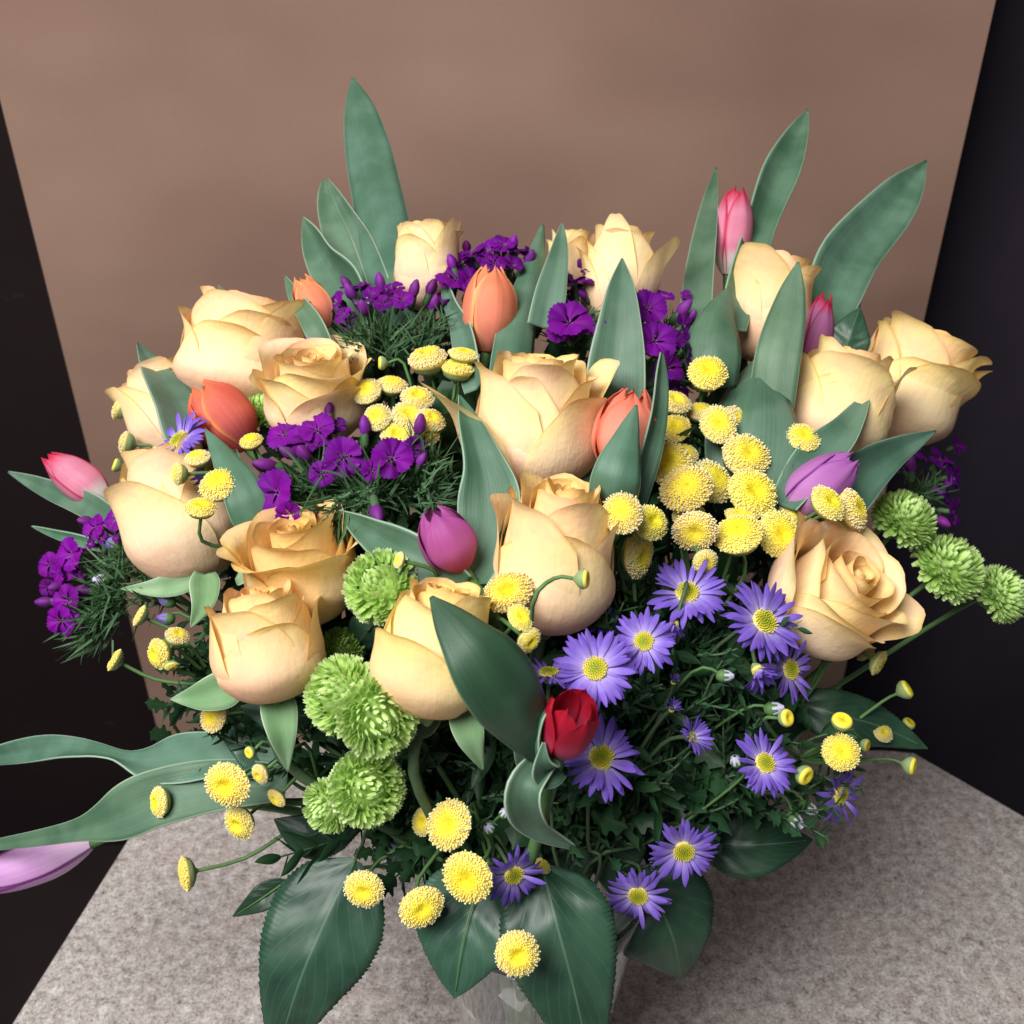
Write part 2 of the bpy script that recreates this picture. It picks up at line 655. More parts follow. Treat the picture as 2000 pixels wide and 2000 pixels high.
def stem_to_vase(parent, B, A, r, mat, first=0.035, back=False):
    """stem from the bloom base B (pointing along A) through the vase mouth to its foot"""
    ang = RNG.uniform(0, 6.283)
    out = Vector((B.x - VM.x, B.y - VM.y, 0))
    ang = math.atan2(out.y, out.x) + RNG.uniform(-0.5, 0.5)
    rad = RNG.uniform(0.015, 0.042)
    if back:
        ang, rad = 1.6, 0.03
    M0 = VM + Vector((math.cos(ang), math.sin(ang), 0)) * rad
    Bt = VBOT + Vector((-math.cos(ang), -math.sin(ang), 0)) * RNG.uniform(0.004, 0.026) + Vector((0, 0, 0.02))
    p1 = B - A.normalized() * first
    mid = p1.lerp(M0, 0.5) + Vector((0, 0, -0.005)) - A * 0.012
    if back:
        mid = mid + Vector((0, 0.045, 0.01))
    tube("stem", [B + A * 0.004, p1, mid, M0, Bt], r, r * 0.95, mat, parent, 18, 7)


# ------------------------------------------------------------------ ribbons: leaves laid along a line
def ribbon(name, pts, widths, mat, parent, roll=(0,), cup=0.3, ripple=0.05, rk=9.0, serr=0.0, nteeth=26, nu=9, nv=26, seed=0, color=None, thick=0.0, depths_abs=False, bulge=0.0):
    """pts (x, y, dist offset); widths: half widths in picture pixels; roll: degrees the blade turns about its line"""
    rnd = random.Random(seed)
    P3 = []
    for x, y, dd in pts:
        d = dd if depths_abs else D(x, y) + dd
        P3.append(tuple(P(x, y, d)) + (d,))
    S = catmull(P3, nv)
    base = parent.location if parent is not None else Vector((0, 0, 0))
    V, uv = [], []
    ph = rnd.uniform(0, 6.28)
    ph2 = rnd.uniform(0, 6.28)
    for j in range(nv):
        t = j / (nv - 1)
        p = Vector(S[j][:3])
        T = Vector(S[min(j + 1, nv - 1)][:3]) - Vector(S[max(j - 1, 0)][:3])
        T.normalize()
        W = (CAMP - p).normalized()
        S0 = T.cross(W)
        S0.normalize()
        N0 = S0.cross(T)
        ro = math.radians(lerp_list(list(roll) if len(roll) > 1 else [roll[0], roll[0]], t))
        Sd = S0 * math.cos(ro) + N0 * math.sin(ro)
        Nd = N0 * math.cos(ro) - S0 * math.sin(ro)
        hw = lerp_smooth(widths, t) * S[j][3] / 2000
        if serr and 0.06 < t < 0.98:
            saw = (t * nteeth) % 1.0
            hw_e = hw * (1 + serr * (0.4 + 1.1 * abs(math.sin(7.3 * int(t * nteeth) + ph))) * (0.5 - saw))
        else:
            hw_e = hw
        cu = lerp_list(list(cup), t) if isinstance(cup, (list, tuple)) else cup
        for i in range(nu):
            u = -1 + 2 * i / (nu - 1)
            ww = hw_e if abs(u) > 0.99 else hw
            phi = abs(cu) * 1.3
            if phi > 1e-3:
                lx = math.sin(phi * u) / max(phi, 1e-3) * (0.55 + 0.45 * 1)
                lz = ((1 - math.cos(phi * u)) / phi - 0.10 * math.exp(-(u / 0.2) ** 2)) * (1 if cu > 0 else -1)
            else:
                lx, lz = u, 0
            z = lz * hw + ripple * hw * math.sin(rk * t + ph + (1.3 if u > 0 else 0)) * abs(u) ** 2
            if bulge:
                z += bulge * hw * math.sin(t * 31 - abs(u) * 10 + ph2) * abs(u) * (1 - abs(u)) * 1.6
            V.append(p + Sd * (lx * ww) + Nd * z - base)
            uv.append(((u + 1) / 2, t))
    F = gridF(nu, nv)
    o = link(name, mesh(name, V, F, mat, uv), parent, color=color)
    if thick:
        m = o.modifiers.new("thick", 'SOLIDIFY')
        m.thickness = thick
        m.offset = 0
    return o


def lerp_smooth(w, t):
    return max(0.0, catmull_at(list(w), t))


def catmull_at(w, t):
    k = len(w) - 1
    x = max(0, min(1, t)) * k
    i = min(int(x), k - 1)
    f = x - i
    a, b, c, d = w[max(i - 1, 0)], w[i], w[i + 1], w[min(i + 2, k)]
    return 0.5 * (2 * b + (c - a) * f + (2 * a - 5 * b + 4 * c - d) * f * f + (3 * b - a - 3 * c + d) * f ** 3)


# ------------------------------------------------------------------ roses
def prof_table(taus, n=30):
    """integrates a profile given as [(v, slope angle)]: returns lists r, z over v in 0..1"""
    r, z = [0.0], [0.0]
    for k in range(n):
        v = (k + 0.5) / n
        for (v0, t0), (v1, t1) in zip(taus, taus[1:]):
            if v0 <= v <= v1:
                f = (v - v0) / (v1 - v0)
                f = f * f * (3 - 2 * f)
                a = math.radians(t0 + (t1 - t0) * f)
                break
        r.append(r[-1] + math.cos(a) / n)
        z.append(z[-1] + math.sin(a) / n)
    return r, z


REF = prof_table([(0, 5), (0.3, 70), (0.6, 90), (1, 90)])
ZREF = REF[1][-1]


def rose_petal(R, H, th0, hw, tmid, ttop, corner=12.0, drop=0.24, spiral=0.07, rip=0.02, seed=0, lip=25.0, bulk=67, asym=0.0, pw=2.2, nar=0.0, nu=19, nv=19):
    rnd = random.Random(seed)
    p1, p2, p3, p4 = (rnd.uniform(0, 6.28) for _ in range(4))
    V, uv = [], []
    r0, z0 = prof_table([(0, 14), (0.3, bulk), (0.62, tmid), (0.86, ttop), (1, ttop - lip)])
    rs = R / r0[15]
    zs = H / ZREF
    cols = []
    for i in range(nu):
        u = -1 + 2 * i / (nu - 1)
        cc = corner * abs(u) ** 2 * (1 + asym * u)
        tt = ttop - cc + 5 * math.sin(2.3 * u + p1)
        rr, zz = prof_table([(0, 14), (0.3, bulk), (0.62, tmid - 0.25 * cc), (0.86, tt), (1, tt - lip * (1 + 0.5 * math.sin(3.1 * u + p3)) * (1 - 0.7 * u * u))])
        vm = 1 - drop * abs(u) ** pw + 0.012 * math.sin(5 * u + p2) + 0.007 * math.sin(13 * u + p3)
        cols.append((u, rr, zz, vm))
    for j in range(nv):
        v = j / (nv - 1)
        v = 1 - (1 - v) ** 1.25
        for u, rr, zz, vm in cols:
            x = max(0.0, min(0.9999, v * vm)) * 30
            k = int(x)
            f = x - k
            r = (rr[k] * (1 - f) + rr[k + 1] * f) * rs
            z = (zz[k] * (1 - f) + zz[k + 1] * f) * zs
            r *= 1 + spiral * u
            wv = v ** 2.2
            r += R * rip * wv * (math.sin(4.2 * u + p4) + 0.6 * math.sin(8.5 * u + p1 + 2 * v))
            a = th0 + u * hw * (1 - nar * v ** 2.5)
            V.append(Vector((r * math.cos(a), r * math.sin(a), z)))
            uv.append(((u + 1) / 2, v))
    return V, gridF(nu, nv), uv


def rose(x, y, w, h, a, e, label, opn=0.4, dd=0.0, seed=1, n=12, outer=(), sepals=(), tint=(1, 1, 1), wrap=3, th=None, core=0.74):
    """x, y: middle of the bloom; w: body width in pixels; h: height in pixels (unforeshortened)"""
    rnd = random.Random(seed * 17 + 3)
    d = D(x, y) + dd
    A = dirc(a, e)
    R = w / 2 * d / 2000
    Hh = h * d / 2000
    B = P(x, y, d) - A * Hh * 0.5
    t = thing("rose", label, "rose", B, "peach roses of the bouquet")
    M = frame(A).to_4x4()
    col = (tint[0], tint[1], tint[2], 1)
    ga = math.radians(137.5)
    th = rnd.uniform(0, 6.28) if th is None else math.radians(th)

    def put(args):
        heart = args.pop('heart', 0.0)
        V, F, uv = rose_petal(seed=rnd.randrange(10 ** 6), **args)
        hv = (1.0, 0.985 * (1 - 0.07 * heart), 0.93 * (1 - 0.24 * heart))
        vr = rnd.uniform(-1, 1)
        c = [max(0, q * h_ * k_) for q, h_, k_ in zip(col[:3], hv, (1 + 0.01 * vr, 1 + 0.025 * vr, 1 + 0.06 * rnd.uniform(-1, 1)))] + [1]
        return link("petal", mesh("petal", V, F, MT['rose'], uv), t, M, c)

    # tight heart
    for i in range(n):
        f = i / (n - 1)
        Ri = R * (0.07 + (core - 0.07) * f ** (1.1 - 0.35 * opn))
        hw = math.radians(150 - 55 * f)
        sp = 0.30 - 0.18 * f
        Hi = Hh * ((0.86 + 0.12 * (1 - opn)) + (0.14 * opn - 0.02) * f + rnd.uniform(-0.025, 0.025))
        tm = 100 - 8 * f * opn
        tt = 106 - 34 * f * opn + rnd.uniform(-5, 5)
        put(dict(R=Ri, H=Hi, th0=th + i * ga, hw=hw, tmid=tm, ttop=tt, corner=10 * f * opn, drop=0.10 + 0.08 * f, spiral=sp, rip=0.026, lip=10 + 40 * f * opn, heart=1 - 0.6 * f))
    # middle petals
    for i in range(4):
        f = i / 3
        put(dict(R=R * (core + 0.06 + (0.93 - core) * f), H=Hh * (0.99 - 0.06 * f + rnd.uniform(-0.03, 0.02)), th0=th + (n + i) * ga, hw=math.radians(rnd.uniform(78, 92)), tmid=99 - 10 * opn, ttop=101 - 34 * opn * (0.6 + 0.4 * f) + rnd.uniform(-6, 6),
                 corner=5 + 8 * opn, drop=0.26, nar=0.15, spiral=0.09, rip=0.022, lip=20 + 40 * opn))
    # outer wrapping petals
    for i in range(wrap):
        put(dict(R=R * (0.98 + 0.02 * i), H=Hh * (0.86 - 0.03 * i + rnd.uniform(-0.04, 0.04)), th0=th + math.radians(60) + i * math.radians(120), hw=math.radians(rnd.uniform(76, 90)), tmid=98 - 8 * opn, ttop=97 - 32 * opn + rnd.uniform(-8, 8),
                 corner=3 + 5 * opn, drop=0.34, nar=0.22, spiral=0.05, rip=0.018, lip=18 + 36 * opn))
    for (az, hwd, Hf, Rf, tm, tt, cn) in outer:
        put(dict(R=R * Rf, H=Hh * Hf, th0=math.radians(az), hw=math.radians(hwd), tmid=tm, ttop=tt, corner=cn, drop=0.36, nar=0.22, spiral=0.02, rip=0.018, lip=26))
    # receptacle
    V, F, uv = lathe_data([(0.0003, -0.006), (0.0035, -0.0055), (0.006, -0.001), (0.0065, 0.003), (0.0004, 0.004)], 14)
    link("receptacle", mesh("receptacle", V, F, MT['calyx'], uv), t, M)
    for pts, ws, ro in sepals:
        ribbon("sepal", pts, ws, MT['sepal'], t, ro, 0.35, 0.08, 7, seed=seed, nu=7, nv=16, thick=0.0006)
    stem_to_vase(t, B, A, 0.0032, MT['stem_dark'])
    return t


def SP(x0, y0, x1, y1, w, dd=0.0, bend=0.0, roll=0):
    mx, my = (x0 + x1) / 2 + bend * (y1 - y0), (y0 + y1) / 2 - bend * (x1 - x0)
    return ([(x0, y0, dd + 0.012), (mx, my, dd), (x1, y1, dd + 0.004)], [w * .35, w * .52, w * .42, w * .2, 0.8], (roll,))


Y1 = (1.0, 1.0, 0.97)
rose(832, 520, 124, 178, 92, 6, "peach rose at the back between the tallest tulip leaf and purple florets", 0.2, 0.0, 11, outer=[(-25, 70, 0.93, 1.02, 99, 98, 4), (62, 62, 0.95, 1.05, 94, 86, 5)])
rose(478, 690, 232, 232, 80, 3, "wide peach rose at upper left above the red-orange tulip", 0.36, 0.012, 112, tint=(1, 0.95, 0.92), outer=[(-4, 92, 0.68, 1.12, 99, 92, 6), (58, 50, 1.0, 1.08, 92, 76, 8), (100, 54, 0.88, 1.07, 92, 80, 5)])
rose(614, 772, 186, 196, 88, 30, "ruffled open peach rose above the purple cluster at centre left", 0.62, -0.006, 13, n=11, outer=[(-70, 60, 0.80, 1.06, 94, 78, 6), (35, 70, 0.78, 1.07, 94, 78, 8)])
rose(325, 812, 150, 210, 112, 0, "pale peach rose half hidden behind a tulip leaf at far left", 0.3, 0.025, 14, outer=[(-60, 62, 0.88, 1.04, 94, 88, 4)])
rose(350, 1004, 206, 285, 108, 2, "bright peach rose at left with buttons lying over its right side", 0.15, -0.008, 15, outer=[(-34, 84, 0.78, 1.13, 94, 84, 2), (62, 62, 0.76, 1.06, 97, 96, 6)], sepals=[SP(385, 1126, 236, 1150, 48, -0.004, 0.06), SP(400, 1120, 372, 1226, 58, -0.006, 0.10)])
rose(588, 1112, 210, 225, 98, 26, "golden peach rose with open folded lip left of the upper green pompon", 0.52, -0.002, 16, n=10, outer=[(-66, 58, 0.90, 1.0, 94, 78, 3), (20, 76, 0.84, 1.08, 94, 80, 6), (95, 50, 0.9, 1.06, 94, 80, 8)], sepals=[SP(470, 1108, 512, 1118, 70, -0.002, 0.0)], tint=(1, 0.95, 0.82))
rose(520, 1258, 200, 230, 97, 8, "tight peach rose bud at lower left with long pale sepals", 0.05, -0.028, 17, wrap=2, outer=[(22, 84, 0.74, 1.10, 98, 94, 4), (-80, 56, 0.90, 1.09, 96, 92, 5), (102, 56, 0.86, 1.10, 94, 84, 5)], sepals=[SP(470, 1335, 332, 1366, 74, -0.024, 0.05), SP(540, 1352, 562, 1508, 70, -0.03, 0.0)], tint=(1, 0.92, 0.84), core=0.8)
rose(1042, 830, 230, 285, 88, 13, "large centre peach rose with one petal spread to the left", 0.22, -0.004, 18, wrap=2, outer=[(-72, 60, 0.80, 1.22, 82, 60, 2), (-14, 60, 0.86, 1.05, 100, 98, 4), (52, 66, 0.74, 1.12, 94, 88, 6), (112, 50, 0.96, 1.07, 92, 70, 10)])
rose(1086, 1086, 226, 318, 82, 20, "tall smooth peach rose at centre with a small bud lying across it", 0.26, -0.014, 19, tint=(1, 0.97, 0.92), wrap=2, th=40, outer=[(-4, 104, 0.76, 1.10, 98, 97, 2), (150, 80, 0.82, 1.03, 97, 92, 8), (-110, 60, 0.80, 1.06, 94, 88, 6)])
rose(852, 1268, 220, 268, 80, 8, "yellow peach rose behind the big dark tulip leaf", 0.2, -0.012, 20, wrap=2, outer=[(-36, 84, 0.68, 1.13, 93, 90, 4), (75, 66, 0.72, 1.08, 95, 92, 6)], sepals=[SP(905, 1378, 944, 1505, 66, -0.02, -0.04), SP(835, 1388, 800, 1446, 60, 0.0, 0.1)], tint=(0.99, 0.99, 0.80))
rose(1112, 512, 84, 130, 92, 8, "small peach rose bud between two tulip leaf tips at the back", 0.15, 0.012, 21, n=9)
rose(1208, 545, 140, 200, 86, 2, "back peach rose with one petal flaring out to the right", 0.3, 0.0, 22, wrap=2, outer=[(74, 60, 0.90, 1.12, 84, 68, 3), (-15, 44, 1.04, 1.0, 96, 92, 14), (-78, 50, 0.76, 1.02, 92, 80, 10)])
rose(1502, 605, 165, 215, 82, 2, "peach rose partly hidden behind pointed tulip leaves at upper right", 0.25, 0.008, 23, tint=(1, 0.96, 0.88), outer=[(-35, 66, 0.98, 1.03, 92, 76, 8), (30, 70, 0.78, 1.04, 98, 96, 4)])
rose(1638, 790, 192, 232, 74, 10, "peach rose below the far right rose and behind mauve tulip leaves", 0.22, -0.008, 24, outer=[(-12, 84, 0.76, 1.09, 98, 95, 4), (80, 58, 0.97, 1.04, 96, 82, 12)], tint=(1, 0.98, 0.90))
rose(1772, 752, 205, 236, 63, 12, "rightmost ruffled peach rose against the dark wall", 0.42, 0.01, 25, n=11, outer=[(6, 84, 0.72, 1.09, 98, 92, 6), (85, 58, 0.90, 1.05, 95, 86, 4)], tint=(0.98, 0.97, 0.86))
rose(1618, 1166, 218, 225, 48, 42, "wide open peach rose at right next to the blue asters", 0.55, -0.01, 26, n=10, outer=[(-78, 60, 0.96, 1.14, 88, 70, 6), (20, 70, 0.78, 1.08, 94, 80, 6), (105, 58, 0.88, 1.06, 92, 70, 8)])

# ------------------------------------------------------------------ tulips
def tulip_petal(R, H, th0, hw, seed, tipc=0.12, top=0.24, gap=0.0, twist=0.0, nu=13, nv=18):
    rnd = random.Random(seed)
    p1, p2 = rnd.uniform(0, 6.28), rnd.uniform(0, 6.28)
    V, uv = [], []
    for j in range(nv):
        v = j / (nv - 1)
        if v < 0.42:
            r = 0.26 + 0.74 * math.sin(v / 0.42 * math.pi / 2) ** 0.85
        else:
            r = 1 - (1 - top) * ((v - 0.42) / 0.58) ** 2.7
        r = R * (r + gap * v * v)
        wv = hw * (1 - v ** 7) ** 0.5 * (0.8 + 0.2 * math.sin(math.pi * v))
        for i in range(nu):
            u = -1 + 2 * i / (nu - 1)
            rr = r * (1 + 0.04 * u * (1 - v) + 0.04 * math.exp(-(u / 0.16) ** 2) * math.sin(math.pi * v)) + R * 0.03 * math.sin(5 * v + p1) * abs(u) ** 2 + R * 0.06 * abs(u) ** 5 * (0.3 + v) + R * 0.03 * math.sin(9 * u + p2) * v ** 3
            a = th0 + u * wv + twist * v
            z = H * (v - 0.05 * abs(u) ** 2 * v ** 3) + H * 0.01 * math.sin(6 * u + p2) * v
            V.append(Vector((rr * math.cos(a), rr * math.sin(a), z)))
            uv.append(((u + 1) / 2, v))
    return V, gridF(nu, nv), uv


def tulip(x, y, w, h, a, e, mat, label, dd=0.0, seed=1, th=20, leaves=(), gap=0.0, top=0.36, stem_first=0.05, tint=(1, 1, 1, 1)):
    rnd = random.Random(seed * 7)
    d = D(x, y) + dd
    A = dirc(a, e)
    R = w / 2 * d / 2000
    H = h * d / 2000
    B = P(x, y, d) - A * H * 0.5
    t = thing("tulip", label, "tulip", B, "tulips of the bouquet")
    M = frame(A).to_4x4()
    for k in range(6):
        o_ = k % 2 == 0
        V, F, uv = tulip_petal(R * (1.0 if o_ else 0.86), H * (0.97 if o_ else 1.0) * rnd.uniform(0.98, 1.02), math.radians(th + k * 60 + rnd.uniform(-6, 6)), math.radians(60 if o_ else 58), seed * 31 + k, top=top * rnd.uniform(0.75, 1.2), gap=gap * (1.2 if o_ else 0.6) + rnd.uniform(-0.03, 0.06))
        link("petal", mesh("petal", V, F, MT[mat], uv), t, M, tint)
    for lf in leaves:
        lf = dict(lf)
        q = rnd.uniform(0.86, 1.12)
        lf.setdefault("color", (q * rnd.uniform(0.92, 1.12), q, q * rnd.uniform(0.86, 1.02), 1))
        ribbon("leaf", lf.pop('p'), lf.pop('w'), MT['tulip_leaf'], t, thick=0.0011, seed=seed, **lf)
    stem_to_vase(t, B, A, 0.0034, MT['stem'], stem_first, mat == 't_red')
    return t


# leaves are listed foot to tip
tulip(956, 603, 104, 168, 86, 4, 't_orange', "upright orange tulip at top centre between two tulip leaves", -0.012, 31, 25, [
    dict(p=[(930, 760, 0.0), (905, 650, -0.004), (880, 590, -0.004), (864, 528, 0.0)], w=[26, 30, 22, 14, 2], cup=0.5, roll=(35,)),
    dict(p=[(995, 760, 0.0), (1012, 640, -0.01), (1040, 540, -0.006), (1060, 440, 0.0)], w=[46, 44, 36, 22, 3], cup=-0.55, roll=(-8,)),
    dict(p=[(1062, 640, -0.01), (1078, 560, -0.026), (1092, 490, -0.036), (1098, 436, -0.04)], w=[34, 32, 24, 14, 2], cup=0.3)])
tulip(612, 592, 70, 116, 118, 0, 't_orange', "small half hidden orange tulip at upper left among tulip leaves", -0.022, 32, 10, [
    dict(p=[(640, 690, -0.02), (610, 630, -0.04), (580, 585, -0.03), (557, 540, -0.02)], w=[20, 24, 20, 13, 2], cup=0.4, roll=(20,)),
    dict(p=[(478, 660, 0.03), (460, 615, 0.03), (442, 585, 0.03), (427, 557, 0.03)], w=[15, 14, 11, 7, 1], cup=0.4),
    dict(p=[(770, 640, 0.03), (752, 480, 0.03), (722, 320, 0.03), (704, 230, 0.03), (688, 152, 0.03)], w=[52, 56, 52, 46, 32, 2], cup=-0.3, roll=(10,), nv=34),
    dict(p=[(705, 640, 0.02), (672, 560, 0.015), (632, 500, 0.015), (592, 425, 0.02)], w=[60, 66, 52, 34, 2], cup=0.75, roll=(28, 34, 30)),
    dict(p=[(690, 560, 0.04), (660, 470, 0.042), (638, 400, 0.042), (632, 350, 0.042)], w=[30, 28, 24, 15, 2], cup=0.3),
    dict(p=[(745, 560, 0.034), (710, 470, 0.036), (672, 405, 0.036), (640, 350, 0.036)], w=[24, 22, 17, 11, 2], cup=0.5, roll=(15,))], tint=(1.05, 1.05, 1, 1))
tulip(434, 815, 118, 152, 128, 6, 't_redorange', "fat red-orange tulip at upper left with a leaf either side", -0.02, 33, 40, [
    dict(p=[(440, 960, 0.0), (378, 850, -0.022), (330, 762, -0.032), (268, 670, -0.02)], w=[50, 62, 52, 34, 2], cup=0.25, roll=(-10, -30, -35)),
    dict(p=[(500, 1040, -0.02), (478, 968, -0.044), (440, 900, -0.056), (402, 840, -0.060)], w=[34, 42, 36, 20, 2], cup=-0.3, roll=(0,))], top=0.3)
tulip(152, 936, 76, 150, 143, 0, 't_pink', "pink tulip with white base at far left over the dark edge", 0.0, 34, 30, [
    dict(p=[(250, 1040, 0.01), (170, 985, 0.004), (95, 955, 0.004), (17, 922, 0.0)], w=[20, 27, 24, 16, 2], cup=0.35, roll=(10,)),
    dict(p=[(210, 1070, 0.02), (150, 1054, 0.02), (105, 1042, 0.02), (62, 1028, 0.02)], w=[12, 13, 11, 7, 1], cup=0.6, roll=(10,))])
tulip(1222, 845, 128, 175, 80, 6, 't_salmon', "salmon tulip cupped in tall green leaves right of the centre rose", -0.034, 35, 0, [
    dict(p=[(1170, 960, 0.015), (1192, 840, 0.012), (1206, 690, -0.016), (1212, 590, -0.044), (1215, 505, -0.058)], w=[60, 68, 62, 48, 30, 2], cup=0.5, roll=(0,), nv=32),
    dict(p=[(1195, 990, -0.04), (1204, 930, -0.066), (1222, 862, -0.078), (1243, 792, -0.080)], w=[48, 52, 44, 24, 2], cup=-0.45, roll=(0,)),
    dict(p=[(1235, 985, -0.03), (1266, 880, -0.056), (1286, 780, -0.06), (1292, 690, -0.056)], w=[30, 30, 28, 20, 4], cup=0.6, roll=(-40, -45, -40)),
    dict(p=[(1240, 800, 0.02), (1260, 760, 0.02), (1275, 725, 0.02), (1285, 700, 0.02)], w=[40, 34, 24, 12, 2], cup=0.2)], top=0.3)
tulip(1430, 452, 74, 172, 83, 0, 't_pink', "tall pink tulip with white base at top right between upright leaves", 0.0, 36, 35, [
    dict(p=[(1360, 690, 0.01), (1362, 580, -0.004), (1380, 440, -0.004), (1399, 327, 0.0)], w=[30, 33, 28, 18, 2], cup=0.35, roll=(12,)),
    dict(p=[(1425, 640, 0.0), (1450, 540, -0.006), (1500, 390, 0.0), (1545, 290, 0.0), (1577, 214, 0.004)], w=[34, 36, 34, 40, 26, 2], cup=0.6, roll=(-25, -20, 0, 10), nv=32)])
tulip(1588, 672, 66, 205, 76, 0, 't_plum', "plum and red tulip at right squeezed between broad green leaves", -0.006, 37, 20, [
    dict(p=[(1505, 800, -0.01), (1518, 700, -0.040), (1540, 600, -0.066), (1559, 512, -0.09)], w=[44, 46, 42, 28, 2], cup=-0.3, roll=(6,)),
    dict(p=[(1555, 820, 0.012), (1600, 640, 0.016), (1650, 510, 0.016), (1735, 410, 0.014), (1809, 314, 0.014)], w=[30, 44, 62, 58, 44, 2], cup=0.45, roll=(-30, -20, 0, 0), nv=36),
    dict(p=[(1610, 760, 0.03), (1640, 660, 0.03), (1662, 590, 0.03), (1678, 525, 0.03)], w=[30, 30, 26, 16, 2], cup=0.4, roll=(-20,)),
    dict(p=[(1400, 760, 0.0), (1392, 690, -0.02), (1402, 620, -0.03), (1424, 562, -0.028)], w=[42, 58, 58, 34, 3], cup=-0.6, roll=(0,)),
    dict(p=[(1462, 1000, 0.01), (1470, 880, -0.012), (1478, 780, -0.02), (1492, 688, -0.004)], w=[66, 92, 96, 62, 3], cup=-0.42, roll=(0,), nv=30)])
tulip(1598, 948, 98, 178, 38, 4, 't_mauve', "mauve tulip at right leaning over the yellow buttons", -0.028, 38, 15, [
    dict(p=[(1530, 990, -0.01), (1590, 905, -0.034), (1650, 840, -0.05), (1700, 762, -0.056)], w=[30, 44, 42, 26, 2], cup=0.5, roll=(18,)),
    dict(p=[(1600, 1040, 0.0), (1660, 950, -0.02), (1735, 890, -0.032), (1827, 842, -0.034)], w=[34, 54, 46, 26, 2], cup=0.5, roll=(-22, -10, 15))])
tulip(872, 1055, 108, 140, 118, 12, 't_berry', "purple pink tulip lying in a folded leaf at the centre", -0.03, 39, 10, [
    dict(p=[(905, 1150, -0.006), (820, 1095, -0.020), (740, 1050, -0.022), (660, 998, -0.02)], w=[34, 50, 50, 30, 3], cup=0.75, roll=(0, 8, 10), ripple=0.06),
    dict(p=[(925, 1140, -0.004), (955, 1030, -0.016), (952, 940, -0.03), (925, 850, -0.046), (897, 772, -0.05)], w=[40, 62, 66, 42, 26, 2], cup=0.5, roll=(25, 10, -12, -25), ripple=0.12, rk=10, nv=34)])
tulip(1108, 1422, 94, 152, 78, 34, 't_red', "crimson tulip opening beside a dark curved leaf at the lower centre", -0.035, 40, 35, [
    dict(p=[(1075, 1480, -0.03), (1010, 1380, -0.05), (930, 1270, -0.062), (842, 1166, -0.066)], w=[28, 58, 80, 76, 44, 4], cup=[-0.45, -0.35, -0.3], roll=(-14,), nv=34, color=(0.42, 0.52, 0.42, 1)),
    dict(p=[(1045, 1520, -0.02), (1035, 1460, -0.034), (1045, 1400, -0.036), (1072, 1368, -0.03)], w=[30, 34, 30, 26, 8], cup=0.6, roll=(30,)),
    dict(p=[(1078, 1470, -0.024), (1028, 1540, -0.046), (1046, 1610, -0.044), (1118, 1652, -0.036)], w=[24, 40, 44, 26, 8], cup=0.9, roll=(-5, -15, -40), ripple=0.12),
    dict(p=[(1090, 1500, -0.03), (1070, 1510, -0.04), (1060, 1490, -0.046), (1062, 1450, -0.044)], w=[24, 30, 30, 14, 3], cup=0.4)], gap=0.34, top=0.46, stem_first=0.10, tint=(0.82, 0.8, 0.85, 1))
tulip(58, 1690, 80, 256, 199, 0, 't_lilac', "pale lilac tulip cut by the left edge under a long leaf", -0.03, 41, 30, [
    dict(p=[(560, 1530, 0.02), (420, 1535, 0.0), (300, 1562, -0.03), (200, 1606, -0.06), (100, 1632, -0.07), (-60, 1658, -0.07)], w=[36, 50, 56, 54, 26, 16, 8], cup=0.25, roll=(-15, -8, 0), nv=40),
    dict(p=[(540, 1490, 0.03), (420, 1478, 0.014), (290, 1492, 0.0), (180, 1470, -0.006), (80, 1462, 0.0), (-50, 1484, 0.0)], w=[36, 46, 54, 22, 26, 26, 14], cup=0.45, roll=(-5, -22, -60, -15, 20), nv=44, ripple=0.12)], stem_first=0.09)

